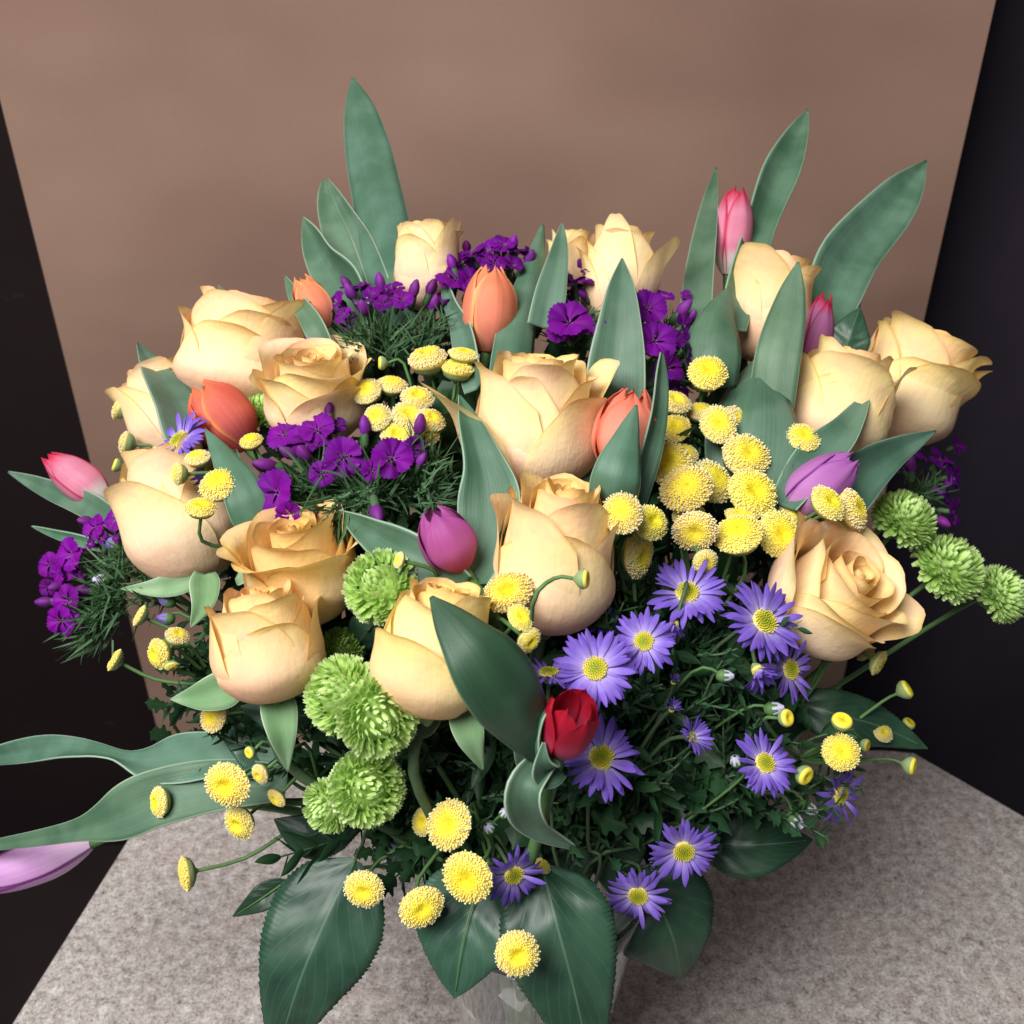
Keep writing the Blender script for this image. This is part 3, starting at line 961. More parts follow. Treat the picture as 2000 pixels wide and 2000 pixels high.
# ------------------------------------------------------------------ yellow buttons
def button_mesh(seed, dimple=0.42, ht=0.5, nfl=460):
    rnd = random.Random(seed)
    mb = MB()
    sl = rnd.uniform(0, 3.14)

    def surf(rho, a=0.0):
        dw = 0.26 + 0.10 * abs(math.cos(a - sl))
        return ht * math.cos(rho * 1.5) - dimple * 0.5 * math.exp(-(rho / dw) ** 2)
    n = 28
    V, uv = [], []
    for k in range(15):
        rho = k / 14
        for q in range(n):
            a = q / n * 6.2832
            V.append(Vector((max(0.002, rho * 0.95) * math.cos(a), max(0.002, rho * 0.95) * math.sin(a), surf(rho, a))))
            uv.append((rho, 0.0))
    for rr, zz in ((0.86, -0.14), (0.5, -0.3), (0.16, -0.42), (0.002, -0.43)):
        for q in range(n):
            a = q / n * 6.2832
            V.append(Vector((rr * math.cos(a), rr * math.sin(a), zz)))
            uv.append((1.0, 0.0))
    mb.add(V, [f[::-1] for f in gridF(n, 19, 0, True)], uv)
    for i in range(nfl):
        rho = math.sqrt((i + 0.5) / nfl) * 1.0
        if rho < 0.2:
            continue
        a = i * 2.39996 + rnd.uniform(-0.08, 0.08)
        e = 0.01
        z = surf(rho, a)
        dz = (surf(rho + e, a) - surf(rho - e, a)) / (2 * e)
        N = Vector((-dz * math.cos(a), -dz * math.sin(a), 1)).normalized()
        big = min(1, max(0, (rho - 0.2) / 0.5))
        r = (0.021 + 0.013 * big) * rnd.uniform(0.75, 1.2)
        L = (0.012 + 0.072 * big) * rnd.uniform(0.4, 1.5)
        N = (N + Vector((rnd.uniform(-.25, .25), rnd.uniform(-.25, .25), 0))).normalized()
        Mx = Matrix.Translation(Vector((rho * 0.95 * math.cos(a), rho * 0.95 * math.sin(a), z - 0.01))) @ frame(N, Vector((1, 0.2, 0.1))).to_4x4()
        m = 5
        V, uv = [], []
        for q, (rr, zz) in enumerate(((r * 1.1, 0), (r * 0.95, L * 0.7), (r * 1.0, L))):
            for s_ in range(m):
                b = 2 * math.pi * s_ / m + i
                sp = 1.0 if q < 2 else rnd.uniform(0.8, 1.3)
                V.append(Vector((rr * math.cos(b) * sp, rr * math.sin(b) * sp, zz)))
                uv.append((rho, q / 2))
        V.append(Vector((0, 0, L * 1.1)))
        uv.append((rho, 0.8))
        F = gridF(m, 3, 0, True) + [(2 * m + s_, 2 * m + (s_ + 1) % m, 3 * m) for s_ in range(m)]
        mb.add(V, F, uv, Mx)
    return mb.me("flower_head", MT['button'], True)


def bud_mesh(seed):
    mb = MB()
    prof = [(0.002, 0.16)] + [(0.9 * math.sin(k / 6 * 1.57), 0.16 + 0.20 * math.sin(k / 6 * 3.14)) for k in range(1, 6)] + [(0.95, 0.1), (0.98, -0.05), (0.85, -0.3)]
    V, F, _ = lathe_data(prof, 18)
    uvs = [(min(1, math.hypot(v.x, v.y) * 0.55 + (0.45 if v.z < 0.0 else 0)), 0.5) for v in V]
    mb.add(V, [f[::-1] for f in F], uvs)
    return mb.me("flower_bud", MT['button'])


def calyx_mesh():
    V, F, uv = lathe_data([(0.86, -0.10), (0.78, -0.32), (0.5, -0.50), (0.2, -0.60), (0.1, -0.72), (0.002, -0.73)], 18)
    return mesh("calyx", V, [f[::-1] for f in F], MT['calyx'], uv)


def budcalyx_mesh():
    V, F, uv = lathe_data([(1.0, 0.02), (1.02, -0.2), (0.8, -0.62), (0.45, -0.9), (0.18, -1.15), (0.002, -1.2)], 18)
    return mesh("calyx", V, [f[::-1] for f in F], MT['calyx'], uv)


BUT = [button_mesh(s, dm, ht) for s, dm, ht in ((1, 0.42, 0.5), (2, 0.6, 0.55), (3, 0.3, 0.45), (4, 0.8, 0.62), (5, 0.55, 0.42), (6, 0.95, 0.6), (7, 0.2, 0.55))]
BUD = bud_mesh(1)
CAL, BCAL = calyx_mesh(), budcalyx_mesh()


def spray(label, J, heads, seed=1, tint=(1, 1, 1)):
    """J: joint (x, y, dist offset) of the spray; heads: (x, y, width, angle, lean, offset, kind)"""
    rnd = random.Random(seed)
    jp = P(J[0], J[1], D(J[0], J[1]) + J[2])
    t = thing("button_chrysanthemum_spray", label, "flower spray", jp, "yellow button chrysanthemum sprays")
    for h in heads:
        x, y, wd = h[:3]
        ang = h[3] if len(h) > 3 and h[3] is not None else math.degrees(math.atan2(1200 - y, x - 1000))
        lean = h[4] if len(h) > 4 and h[4] is not None else rnd.uniform(42, 66)
        dd = h[5] if len(h) > 5 else 0.0
        kind = h[6] if len(h) > 6 else 0
        dim = h[7] if len(h) > 7 else 1.0
        d = D(x, y) - 0.012 + dd
        A = dirc(ang, lean)
        R = wd / 2 * d / 2000
        c = P(x, y, d)
        M = Matrix.Translation(c - jp) @ frame(A, dirc(rnd.uniform(0, 360), 10)).to_4x4() @ Matrix.Scale(R, 4)
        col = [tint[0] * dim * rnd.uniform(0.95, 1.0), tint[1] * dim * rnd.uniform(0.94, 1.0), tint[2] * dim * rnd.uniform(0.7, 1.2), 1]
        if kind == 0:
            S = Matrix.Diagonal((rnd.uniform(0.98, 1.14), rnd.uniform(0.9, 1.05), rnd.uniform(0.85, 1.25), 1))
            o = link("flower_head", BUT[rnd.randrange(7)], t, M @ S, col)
            link("calyx", CAL, o)
            q = 0.6
        else:
            o = link("flower_bud", BUD, t, M, col)
            link("calyx", BCAL, o)
            q = 1.1
        b = c - A * R * q
        k = (b - jp).length
        s0 = b - A * min(0.03 if kind == 0 else 0.010, k * 0.35)
        mid = s0.lerp(jp, 0.55) - Vector((0, 0, 0.003))
        if len(h) > 8:
            mid = P(h[8][0], h[8][1], D(h[8][0], h[8][1]) + h[8][2])
        tube("stalk", [b + A * R * 0.1, s0, mid, jp], 0.0011 if kind == 0 else 0.0009, 0.0014, MT['stem'], t, 10, 6)
    stem_to_vase(t, jp, (jp - VM).normalized(), 0.0018, MT['stem'], 0.02)
    return t


spray("yellow button spray below the orange tulip at upper centre", (845, 900, 0.06), [
    (836, 704, 80, 100, 30), (906, 694, 62, 80, 24), (893, 722, 66, 80, 22, 0.006), (718, 766, 62, 120, 50), (766, 754, 56, 80, 34, 0.008), (738, 817, 60, 110, 55, -0.006),
    (815, 780, 62, 80, 50, 0.004), (798, 812, 66, 70, 52, 0.0), (840, 822, 60, 60, 40), (776, 850, 66, 90, 60, 0.004), (828, 848, 62, 60, 50, 0.006), (744, 709, 27, 180, 10, -0.004, 1)], 51)
spray("yellow buttons leaning over the bright rose at left", (520, 1070, 0.03), [
    (350, 926, 48, 178, 24, -0.056), (387, 896, 52, 100, 38, -0.045), (430, 947, 82, 105, 52, -0.04), (393, 993, 60, 80, 34, -0.046), (491, 863, 48, 95, 42, -0.02), (480, 975, 40, 60, 20, 0.02, 0, 0.6)], 52)
spray("pale button spray against the board at far left", (330, 960, 0.06), [
    (238, 796, 48, 150, 4), (247, 866, 50, 170, 8), (226, 908, 27, 160, 20, 0, 1), (248, 915, 24, 120, 10, 0.01, 1, 0.6)], 53, (0.92, 0.92, 0.95))
spray("yellow button spray at lower left beside the purple florets", (430, 1330, 0.05), [
    (274, 1203, 46, 150, 18), (313, 1276, 62, 190, 52), (346, 1243, 50, 60, 24), (226, 1290, 50, 150, 14), (335, 1300, 28, 290, 20, 0.004)], 54)
spray("yellow button spray spreading over the long leaf at lower left", (640, 1560, 0.06), [
    (418, 1400, 62, 160, 60, 0.01), (313, 1566, 62, 175, 42, -0.02), (446, 1531, 92, 190, 72, -0.03), (469, 1606, 66, 200, 72, -0.026), (509, 1511, 44, 210, 50, -0.02), (541, 1558, 42, 220, 50, -0.005), (487, 1470, 25, 200, 50, -0.015, 1), (364, 1706, 64, 188, 24, -0.02)], 55)
spray("yellow button spray hanging over the rim of the vase", (920, 1560, 0.05), [
    (712, 1735, 76, 230, 80, -0.02), (823, 1770, 90, 330, 80, -0.05), (914, 1712, 106, 200, 70, -0.05), (879, 1611, 92, 140, 60, -0.01), (828, 1604, 56, 160, 62, 0.004), (1010, 1861, 92, 60, 80, -0.10), (1058, 1692, 40, 60, 20, 0.0, 0, 0.6)], 56)
spray("yellow buttons tucked between the two centre roses", (1040, 1330, 0.05), [
    (994, 1158, 92, 120, 62, -0.012), (1016, 1207, 54, 60, 58, -0.02), (1032, 1251, 52, 330, 50, -0.012), (1142, 1131, 40, 0, 18, -0.058, 1, 1.0, (1040, 1182, -0.05))], 57)
spray("single small yellow button above the upper green pompon", (850, 1180, 0.03), [(780, 1094, 36, 160, 30, -0.028)], 58)
spray("dense mass of yellow buttons right of the salmon tulip", (1370, 1240, 0.07), [
    (1382, 730, 80, 92, 56, -0.01), (1318, 788, 66, 80, 46, 0.012), (1318, 838, 70, 90, 56, 0.004), (1368, 806, 59, 90, 40, 0.02, 0, 0.85), (1402, 830, 84, 85, 62, -0.002), (1440, 826, 77, 30, 46, 0.01, 0, 0.92),
    (1456, 892, 99, 60, 62), (1304, 906, 99, 120, 60), (1336, 888, 62, 70, 40, 0.012), (1340, 956, 103, 100, 66, -0.008), (1388, 942, 97, 40, 54, 0.008, 0, 0.92), (1468, 964, 101, 60, 64, -0.004),
    (1345, 1008, 66, 90, 50, 0.01), (1357, 1036, 92, 250, 66, -0.006), (1442, 1046, 108, 110, 40, -0.006), (1446, 1010, 66, 80, 20, 0.0), (1519, 1044, 97, 20, 66), (1552, 1006, 81, 40, 60, 0.008), (1376, 1095, 51, 300, 60, -0.006)], 59)
spray("yellow buttons beside the top of the tall centre rose", (1250, 1280, 0.06), [(1216, 1004, 88, 120, 64, -0.045), (1268, 1022, 78, 40, 58, -0.03), (1246, 1082, 92, 350, 40, 0.006, 0, 0.9)], 60)
spray("yellow buttons around the leaning mauve tulip", (1530, 1130, 0.05), [(1567, 856, 72, 80, 52, -0.02), (1616, 984, 84, 50, 48, -0.05), (1664, 996, 86, 20, 40, -0.044)], 61)
spray("small stalked buttons in the dark at lower right", (1560, 1480, 0.04), [
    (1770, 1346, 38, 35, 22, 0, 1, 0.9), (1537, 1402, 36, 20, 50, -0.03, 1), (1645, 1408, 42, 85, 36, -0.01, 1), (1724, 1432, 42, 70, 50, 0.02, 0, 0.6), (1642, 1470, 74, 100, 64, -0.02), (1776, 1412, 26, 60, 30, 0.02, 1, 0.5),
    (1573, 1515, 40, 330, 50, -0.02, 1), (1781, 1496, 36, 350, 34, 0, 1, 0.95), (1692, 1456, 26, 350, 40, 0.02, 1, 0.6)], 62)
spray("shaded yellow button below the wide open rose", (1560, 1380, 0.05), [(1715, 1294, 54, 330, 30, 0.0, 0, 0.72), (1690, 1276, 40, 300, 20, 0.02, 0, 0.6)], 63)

# ------------------------------------------------------------------ green pompons
def mum_mesh(seed, n=290):
    rnd = random.Random(seed)
    mb = MB()
    for i in range(n):
        f = (i + 0.5) / n
        th = 0.10 + 2.0 * math.sqrt(f) + rnd.uniform(-0.05, 0.05)          # polar angle from the axis
        a = i * 2.39996 + rnd.uniform(-0.16, 0.16)
        N = Vector((math.sin(th) * math.cos(a), math.sin(th) * math.sin(a), math.cos(th) * 0.80))
        Nn = N.normalized()
        up = Vector((0, 0, 1))
        inward = (up - Nn * up.dot(Nn))
        inward = inward.normalized() if inward.length > 1e-3 else Vector((1, 0, 0))
        Sd = Nn.cross(inward)
        ctr = max(0.0, 1 - f * 3.0)                # 1 in the tight middle
        rim = max(0.0, (f - 0.7) / 0.3)
        L = (0.38 - 0.14 * ctr) * rnd.uniform(0.88, 1.1)
        wd = (0.106 - 0.05 * ctr) * rnd.uniform(0.85, 1.15)
        dv = (Nn - inward * (0.30 * (1 - ctr) + rnd.uniform(-0.14, 0.14)) + Sd * rnd.uniform(-0.14, 0.14)).normalized()
        c = N * (0.66 + 0.06 * ctr) + inward * 0.05
        lift = (0.24 * ctr + 0.19 * (1 - ctr) * (1 - rim) - 0.06 * rim) * rnd.uniform(0.7, 1.3)
        nu, nv = 4, 6
        V, uv = [], []
        for j in range(nv):
            v = j / (nv - 1)
            ww = wd * (0.5 + 0.62 * v) * (1 - v ** 6 * 0.6)
            for s_ in range(nu):
                u = -1 + 2 * s_ / (nu - 1)
                p = c + dv * (L * v - (0.03 if j == nv - 1 and 0 < s_ < nu - 1 else 0)) + inward * (lift * v ** 2.2) + Sd * (u * ww) + inward * (abs(u) ** 2 * ww * 0.8)
                V.append(p)
                uv.append(((u + 1) / 2, v))
        mb.add(V, gridF(nu, nv), uv)
    V, F, uv = lathe_data([(0.002, 0.52)] + [(0.62 * math.sin(k / 8 * 2.4), 0.52 * math.cos(k / 8 * 2.4)) for k in range(1, 9)] + [(0.1, -0.5), (0.002, -0.52)], 16)
    mb.add(V, [f[::-1] for f in F], [(0.5, 0.1)] * len(V))
    return mb.me("florets", MT['mum'])


MUM = [mum_mesh(s) for s in (1, 2, 3)]
V, F, uv = lathe_data([(0.5, -0.25), (0.45, -0.5), (0.2, -0.62), (0.08, -0.7), (0.002, -0.71)], 16)
MCAL = mesh("calyx", V, [f[::-1] for f in F], MT['stem'], uv)


def mum(x, y, wd, ang, lean, label, dd=0.0, seed=0, tint=(1, 1, 1), sq=1.0):
    d = D(x, y) + dd
    A = dirc(ang, lean)
    R = wd / 2 * 1.06 * d / 2000
    c = P(x, y, d)
    t = thing("green_chrysanthemum", label, "chrysanthemum", c, "green pompon chrysanthemums")
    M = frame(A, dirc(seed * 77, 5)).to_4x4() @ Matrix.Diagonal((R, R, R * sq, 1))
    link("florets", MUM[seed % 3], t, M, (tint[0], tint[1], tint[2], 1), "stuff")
    link("calyx", MCAL, t, M)
    stem_to_vase(t, c - A * R * 0.5, A, 0.0018, MT['stem'], 0.025)
    return t


mum(748, 1147, 146, 110, 52, "round green pompon right of the golden rose", -0.012, 0)
mum(672, 1358, 150, 160, 50, "left half of the double green pompon under the tight rose bud", -0.022, 1)
mum(738, 1398, 154, 330, 62, "right half of the double green pompon touching the yellow rose", -0.03, 2)
mum(716, 1538, 144, 20, 55, "lower green pompon above the large rose leaf, right of its twin", -0.022, 0)
mum(644, 1572, 104, 210, 50, "small lower green pompon at the left of the bottom pair", -0.014, 1)
mum(1764, 1016, 118, 60, 34, "uppermost green pompon at the right edge group", 0.004, 2, (0.94, 0.97, 0.92))
mum(1850, 1112, 134, 50, 40, "middle green pompon of the three against the dark wall", 0.0, 0, (0.98, 1.0, 0.98))
mum(1950, 1160, 112, 30, 28, "rightmost green pompon cut close by the picture edge", 0.0, 1, (0.96, 1.0, 0.96))
mum(512, 805, 78, 80, 20, "green pompon wedged between red-orange tulip and ruffled rose", 0.015, 2, (0.82, 0.92, 0.7))
mum(694, 696, 74, 90, 20, "small green pompon under the upper left purple cluster", 0.02, 0, (0.85, 0.95, 0.8))
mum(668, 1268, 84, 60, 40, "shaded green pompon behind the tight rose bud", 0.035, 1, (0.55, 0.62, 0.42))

# ------------------------------------------------------------------ asters
def strap(seed, nu=4, nv=8):
    rnd = random.Random(seed)
    dr, tw = rnd.uniform(-0.22, 0.26), rnd.uniform(-0.4, 0.4)
    notch = rnd.uniform(0, 1)
    V, uv = [], []
    for j in range(nv):
        v = j / (nv - 1)
        w = 0.064 * (0.42 + 0.85 * math.sin(min(1, v * 1.02) * 2.2) ** 1.0) * (1 - v ** 7 * 0.8)
        z = 0.14 * math.sin(v * 1.6) - dr * v * v - 0.06 * v ** 3
        for i in range(nu):
            u = -1 + 2 * i / (nu - 1)
            V.append(Vector((0.24 + 0.76 * v - (0.03 * notch * (1 - abs(u)) if j == nv - 1 else 0), u * w, z + 0.018 * abs(u) * (1 - v) + tw * u * w * v - 0.02 * abs(u) ** 2)))
            uv.append(((u + 1) / 2, v))
    return mesh("petal", V, gridF(nu, nv), MT['aster'], uv)


STRAP = [strap(s) for s in range(10)]


def disc_mesh():
    mb = MB()
    rnd = random.Random(3)
    prof = [(0.002, 0.13)] + [(0.3 * k / 6, 0.10 + 0.05 * math.cos(k / 6 * 2) - 0.03 * math.exp(-(k / 3) ** 2)) for k in range(1, 7)] + [(0.27, -0.06), (0.1, -0.16), (0.002, -0.17)]
    V, F, uv = lathe_data(prof, 16)
    mb.add(V, [f[::-1] for f in F], [(min(1, math.hypot(v.x, v.y) / 0.3), 0) for v in V])
    for i in range(90):
        rho = math.sqrt((i + .5) / 90)
        a = i * 2.39996
        c = Vector((0.29 * rho * math.cos(a), 0.29 * rho * math.sin(a), 0.11 + 0.045 * math.cos(rho * 2)))
        s = 0.017
        h = 0.03 + 0.035 * rho * rnd.uniform(0.6, 1.2)
        o = Vector((math.cos(a), math.sin(a), 0)) * 0.02 * rho
        V = [c + Vector((s, 0, 0)), c + Vector((0, s, 0)), c + Vector((-s, 0, 0)), c + Vector((0, -s, 0))]
        V += [q + Vector((0, 0, h)) + o for q in V]
        V.append(c + Vector((0, 0, h * 1.35)) + o)
        F = [(0, 1, 5, 4), (1, 2, 6, 5), (2, 3, 7, 6), (3, 0, 4, 7), (4, 5, 8), (5, 6, 8), (6, 7, 8), (7, 4, 8)]
        mb.add(V, F, [(rho, 0)] * 9)
    return mb.me("disc", MT['disc'])


DISC = disc_mesh()


def involucre():
    mb = MB()
    V, F, uv = lathe_data([(0.27, 0.02), (0.25, -0.12), (0.12, -0.26), (0.04, -0.32), (0.002, -0.33)], 12)
    mb.add(V, [f[::-1] for f in F], uv)
    for i in range(18):
        a = i / 18 * 6.283
        rd, td = Vector((math.cos(a), math.sin(a), 0)), Vector((-math.sin(a), math.cos(a), 0))
        z = Vector((0, 0, 1))
        c = rd * 0.2 - z * 0.16
        mb.add([c - td * 0.04, c + td * 0.04, c + rd * 0.14 + z * 0.12], [(0, 1, 2)], [(0, 0)] * 3)
    return mb.me("involucre", MT['calyx'])


INV = involucre()


def aster(x, y, wd, ang, lean, label, dd=0.0, n=30, seed=1, cup=0.0, tint=(1, 1, 1), miss=None):
    """cup: 0 flat, 1 closed upward; miss: degrees sector without petals"""
    rnd = random.Random(seed * 13)
    d = D(x, y) + dd
    A = dirc(ang, lean)
    R = wd / 2 * 1.08 * d / 2000
    c = P(x, y, d)
    t = thing("aster", label, "aster", c, "blue violet asters")
    M = frame(A, dirc(rnd.uniform(0, 360), 5)).to_4x4() @ Matrix.Scale(R, 4)
    M2 = M @ Matrix.Scale(0.82 if cup > 0.3 else 1, 4)
    link("disc", DISC, t, M2)
    link("involucre", INV, t, M2)
    n = int(n * 1.5)
    for i in range(n):
        a = (i + rnd.uniform(-0.3, 0.3)) / n * 6.2832
        layer = i % 2
        pitch = -(cup * 1.15 + rnd.uniform(-0.16, 0.14) + 0.10 * layer)
        if rnd.random() < 0.06:
            continue
        if rnd.random() < 0.12:
            pitch += rnd.uniform(-0.5, 0.35)
        s = rnd.uniform(0.8, 1.06)
        Mp = M @ Matrix.Rotation(a, 4, 'Z') @ Matrix.Rotation(pitch, 4, 'Y') @ Matrix.Diagonal((s, s * rnd.uniform(0.85, 1.2), s, 1))
        k = rnd.uniform(0.88, 1.06)
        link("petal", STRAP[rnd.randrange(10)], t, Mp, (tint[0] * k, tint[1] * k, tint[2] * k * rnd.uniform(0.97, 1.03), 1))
    stem_to_vase(t, c - A * R * 0.3, A, 0.0012, MT['stem_dark'], 0.02)
    return t


aster(352, 862, 120, 130, 40, "single blue aster behind the leaf of the red-orange tulip", -0.05, 28, 1)
aster(410, 914, 90, 330, 30, "aster petals peeping out under the buttons at left", -0.036, 24, 2, tint=(0.9, 0.9, 0.98))
aster(1342, 1160, 146, 100, 48, "highest aster on the right, just under the button mass", -0.004, 26, 3)
aster(1490, 1216, 158, 50, 52, "aster touching the lower left of the wide open rose", -0.016, 36, 4)
aster(1258, 1254, 122, 120, 66, "pale aster right beside the base of the tall centre rose", -0.014, 30, 5, tint=(1.08, 1.1, 1.06))
aster(1163, 1307, 148, 110, 66, "large flat aster directly above the crimson tulip", -0.016, 34, 6)
aster(1072, 1318, 116, 90, 14, "half seen aster between dark leaf and large flat aster", 0.006, 26, 7)
aster(1174, 1482, 156, 75, 52, "big aster below right of the crimson tulip, upper petals shaded", -0.004, 30, 8)
aster(1540, 1308, 122, 20, 52, "aster below the wide open rose with drooping petals", -0.002, 26, 9)
aster(1478, 1306, 96, 300, 30, "half closed ruffled aster left of the drooping one", -0.01, 34, 10, 0.55)
aster(1350, 1440, 84, 30, 42, "small half opened aster in the dark centre right", 0.0, 26, 11, 0.35)
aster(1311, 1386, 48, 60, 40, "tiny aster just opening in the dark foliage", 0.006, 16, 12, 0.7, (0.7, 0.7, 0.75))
aster(1492, 1492, 124, 60, 56, "aster with long petals left of the small button cluster at lower right", -0.016, 32, 13)
aster(1638, 1552, 114, 350, 50, "rightmost low aster hanging over the granite", -0.01, 28, 14)
aster(1335, 1660, 130, 270, 72, "upper aster of the bottom pair over the vase rim", -0.008, 28, 15, tint=(1.08, 1.1, 1.05))
aster(1246, 1746, 120, 250, 70, "lowest aster with white inner petals beside the vase leaf", -0.012, 28, 16, tint=(1.16, 1.2, 1.1))
aster(1002, 1706, 122, 320, 60, "aster half behind the biggest yellow button at the bottom", -0.036, 28, 17)
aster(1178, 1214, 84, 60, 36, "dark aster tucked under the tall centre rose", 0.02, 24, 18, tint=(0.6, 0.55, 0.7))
aster(1318, 1216, 66, 250, 20, "crumpled closing aster under the highest aster", 0.0, 24, 19, 0.5)
aster(1315, 1333, 38, 80, 40, "grey violet aster bud in the dark foliage", 0.004, 18, 20, 0.95, (0.9, 0.95, 0.8))


def aster_bud(x, y, wd, ang, lean, label, dd, seed, white=True):
    rnd = random.Random(seed)
    d = D(x, y) + dd
    A = dirc(ang, lean)
    R = wd / 2 * d / 2000
    c = P(x, y, d)
    t = thing("aster_bud", label, "flower bud", c, "closed aster buds")
    M = frame(A, dirc(40 * seed, 5)).to_4x4() @ Matrix.Scale(R, 4)
    V, F, uv = lathe_data([(0.002, -1.2), (0.5, -1.1), (0.85, -0.5), (0.8, 0.1), (0.6, 0.5), (0.002, 0.55)], 12)
    o = link("involucre", mesh("involucre", V, F, MT['stem'], uv), t, M)
    mb = MB()
    for i in range(14):
        a = i / 14 * 6.283
        rd, td, z = Vector((math.cos(a), math.sin(a), 0)), Vector((-math.sin(a), math.cos(a), 0)), Vector((0, 0, 1))
        k = 0.82 if i % 2 else 0.66
        V = []
        for v, w in ((0, .14), (.5, .2), (1, .06)):
            c0 = rd * (k * (1 - 0.75 * v * v)) + z * (-0.1 + 1.25 * v)
            V += [c0 - td * w, c0 + rd * 0.06, c0 + td * w]
        mb.add(V, gridF(3, 3), [(0.5, 0.05 if white else 0.45)] * 9)
    link("petals", mb.me("petals", MT['aster']), t, M, (1.15, 1.25, 1.0, 1) if white else (1, 1, 1, 1))
    stem_to_vase(t, c - A * R * 1.1, A, 0.0009, MT['stem'], 0.015)


aster_bud(1416, 1320, 30, 0, 10, "white tipped aster bud left of the ruffled aster", -0.01, 1)
aster_bud(1512, 1384, 34, 10, 20, "green white aster bud touching a small yellow button", -0.008, 2)
aster_bud(1437, 1486, 28, 110, 40, "green aster bud left of the long petalled aster", -0.006, 3)
aster_bud(1580, 1578, 32, 330, 20, "white striped aster bud left of the rightmost aster, upper of two", -0.004, 4)
aster_bud(1554, 1602, 34, 310, 30, "white striped aster bud over the pointed leaf, lower of two", -0.008, 5)
aster_bud(222, 1062, 36, 150, 20, "pale violet aster bud left of the bright rose", 0.0, 6, False)
aster_bud(200, 1132, 32, 180, 30, "white green aster bud below the violet bud at far left", 0.0, 7)
aster_bud(326, 1172, 32, 150, 20, "violet bud under the pale sepals at left, upper of two", 0.012, 8, False)
aster_bud(324, 1208, 30, 170, 20, "violet bud under the pale sepals at left, lower of two", 0.012, 9, False)
aster_bud(955, 1618, 26, 120, 40, "green aster bud above the bottom centre aster, left of two", 0.0, 10)
aster_bud(985, 1588, 24, 60, 40, "green aster bud in shade below the folded leaf", 0.004, 11)

# ------------------------------------------------------------------ dianthus
def fan(seed, nu=15, nv=7):
    rnd = random.Random(seed)
    p = rnd.uniform(0, 6)
    V, uv = [], []
    for j in range(nv):
        v = j / (nv - 1)
        for i in range(nu):
            u = -1 + 2 * i / (nu - 1)
            tooth = (0.055 if i % 2 else -0.02) if j == nv - 1 else 0
            L = 0.05 + 0.95 * v * (1 - 0.10 * u * u) + tooth
            a = u * math.radians(42) * (0.25 + 0.75 * min(1, v * 1.5))
            z = 0.20 * math.sin(v * 1.9) - 0.12 * v * v + 0.05 * v * math.sin(6 * u + p) - 0.05 * u * u * v
            V.append(Vector((L * math.cos(a), L * math.sin(a), z)))
            uv.append(((u + 1) / 2, v))
    return mesh("petal", V, gridF(nu, nv), MT['dianthus'], uv)


FAN = [fan(s) for s in range(5)]
V, F, uv = lathe_data([(0.10, 0.03), (0.16, -0.05), (0.2, -0.5), (0.2, -0.9), (0.08, -1.1), (0.002, -1.12)], 8)
DCAL = mesh("flower", V, [f[::-1] for f in F], MT['needle'], uv)
V, F, uv = lathe_data([(0.002, 1.1), (0.16, 1.0), (0.36, 0.6), (0.40, 0.2), (0.26, -0.2), (0.2, -0.3)], 9)
for q, v in enumerate(V):
    k = q % 9
    v.x *= 1 + (0.18 if k % 2 else -0.12)
    v.y *= 1 + (0.18 if k % 2 else -0.12)
DBUD = mesh("bud", V, [f[::-1] for f in F], MT['dianthus_bud'], uv)
V, F, uv = lathe_data([(0.24, 0.1), (0.28, -0.3), (0.28, -0.9), (0.1, -1.2), (0.002, -1.21)], 8)
DBC = mesh("calyx", V, [f[::-1] for f in F], MT['needle'], uv)


def needles(c, A, n, L, spread, seed, base):
    """bunch of thin curved bracts"""
    rnd = random.Random(seed)
    mb = MB()
    Fm = frame(A)
    for i in range(n):
        th = math.radians(spread) * math.sqrt(rnd.random())
        a = rnd.uniform(0, 6.283)
        dv = Fm @ Vector((math.sin(th) * math.cos(a), math.sin(th) * math.sin(a), math.cos(th)))
        st = c + Fm @ Vector((rnd.gauss(0, 0.24), rnd.gauss(0, 0.24), rnd.uniform(-0.5, 0.1))) * L
        l = L * rnd.uniform(0.45, 1.0)
        bend = (Fm @ Vector((rnd.uniform(-1, 1), rnd.uniform(-1, 1), rnd.uniform(-.3, .6)))) * l * 0.28
        w = rnd.uniform(0.0005, 0.0012)
        sd = dv.cross(Vector((rnd.uniform(-1, 1), rnd.uniform(-1, 1), rnd.uniform(-1, 1)))).normalized()
        nn = sd.cross(dv)
        V = []
        for v in (0, .3, .6, .85, 1):
            p = st + dv * (l * v) + bend * v * v - base
            ww = w * (1 - v ** 2.2) + 0.00008
            V += [p - sd * ww, p + nn * ww * 0.5, p + sd * ww]
        mb.add(V, gridF(3, 5), [(0.5, v) for v in (0, .3, .6, .85, 1) for _ in range(3)])
    return mb.me("bracts", MT['needle'])


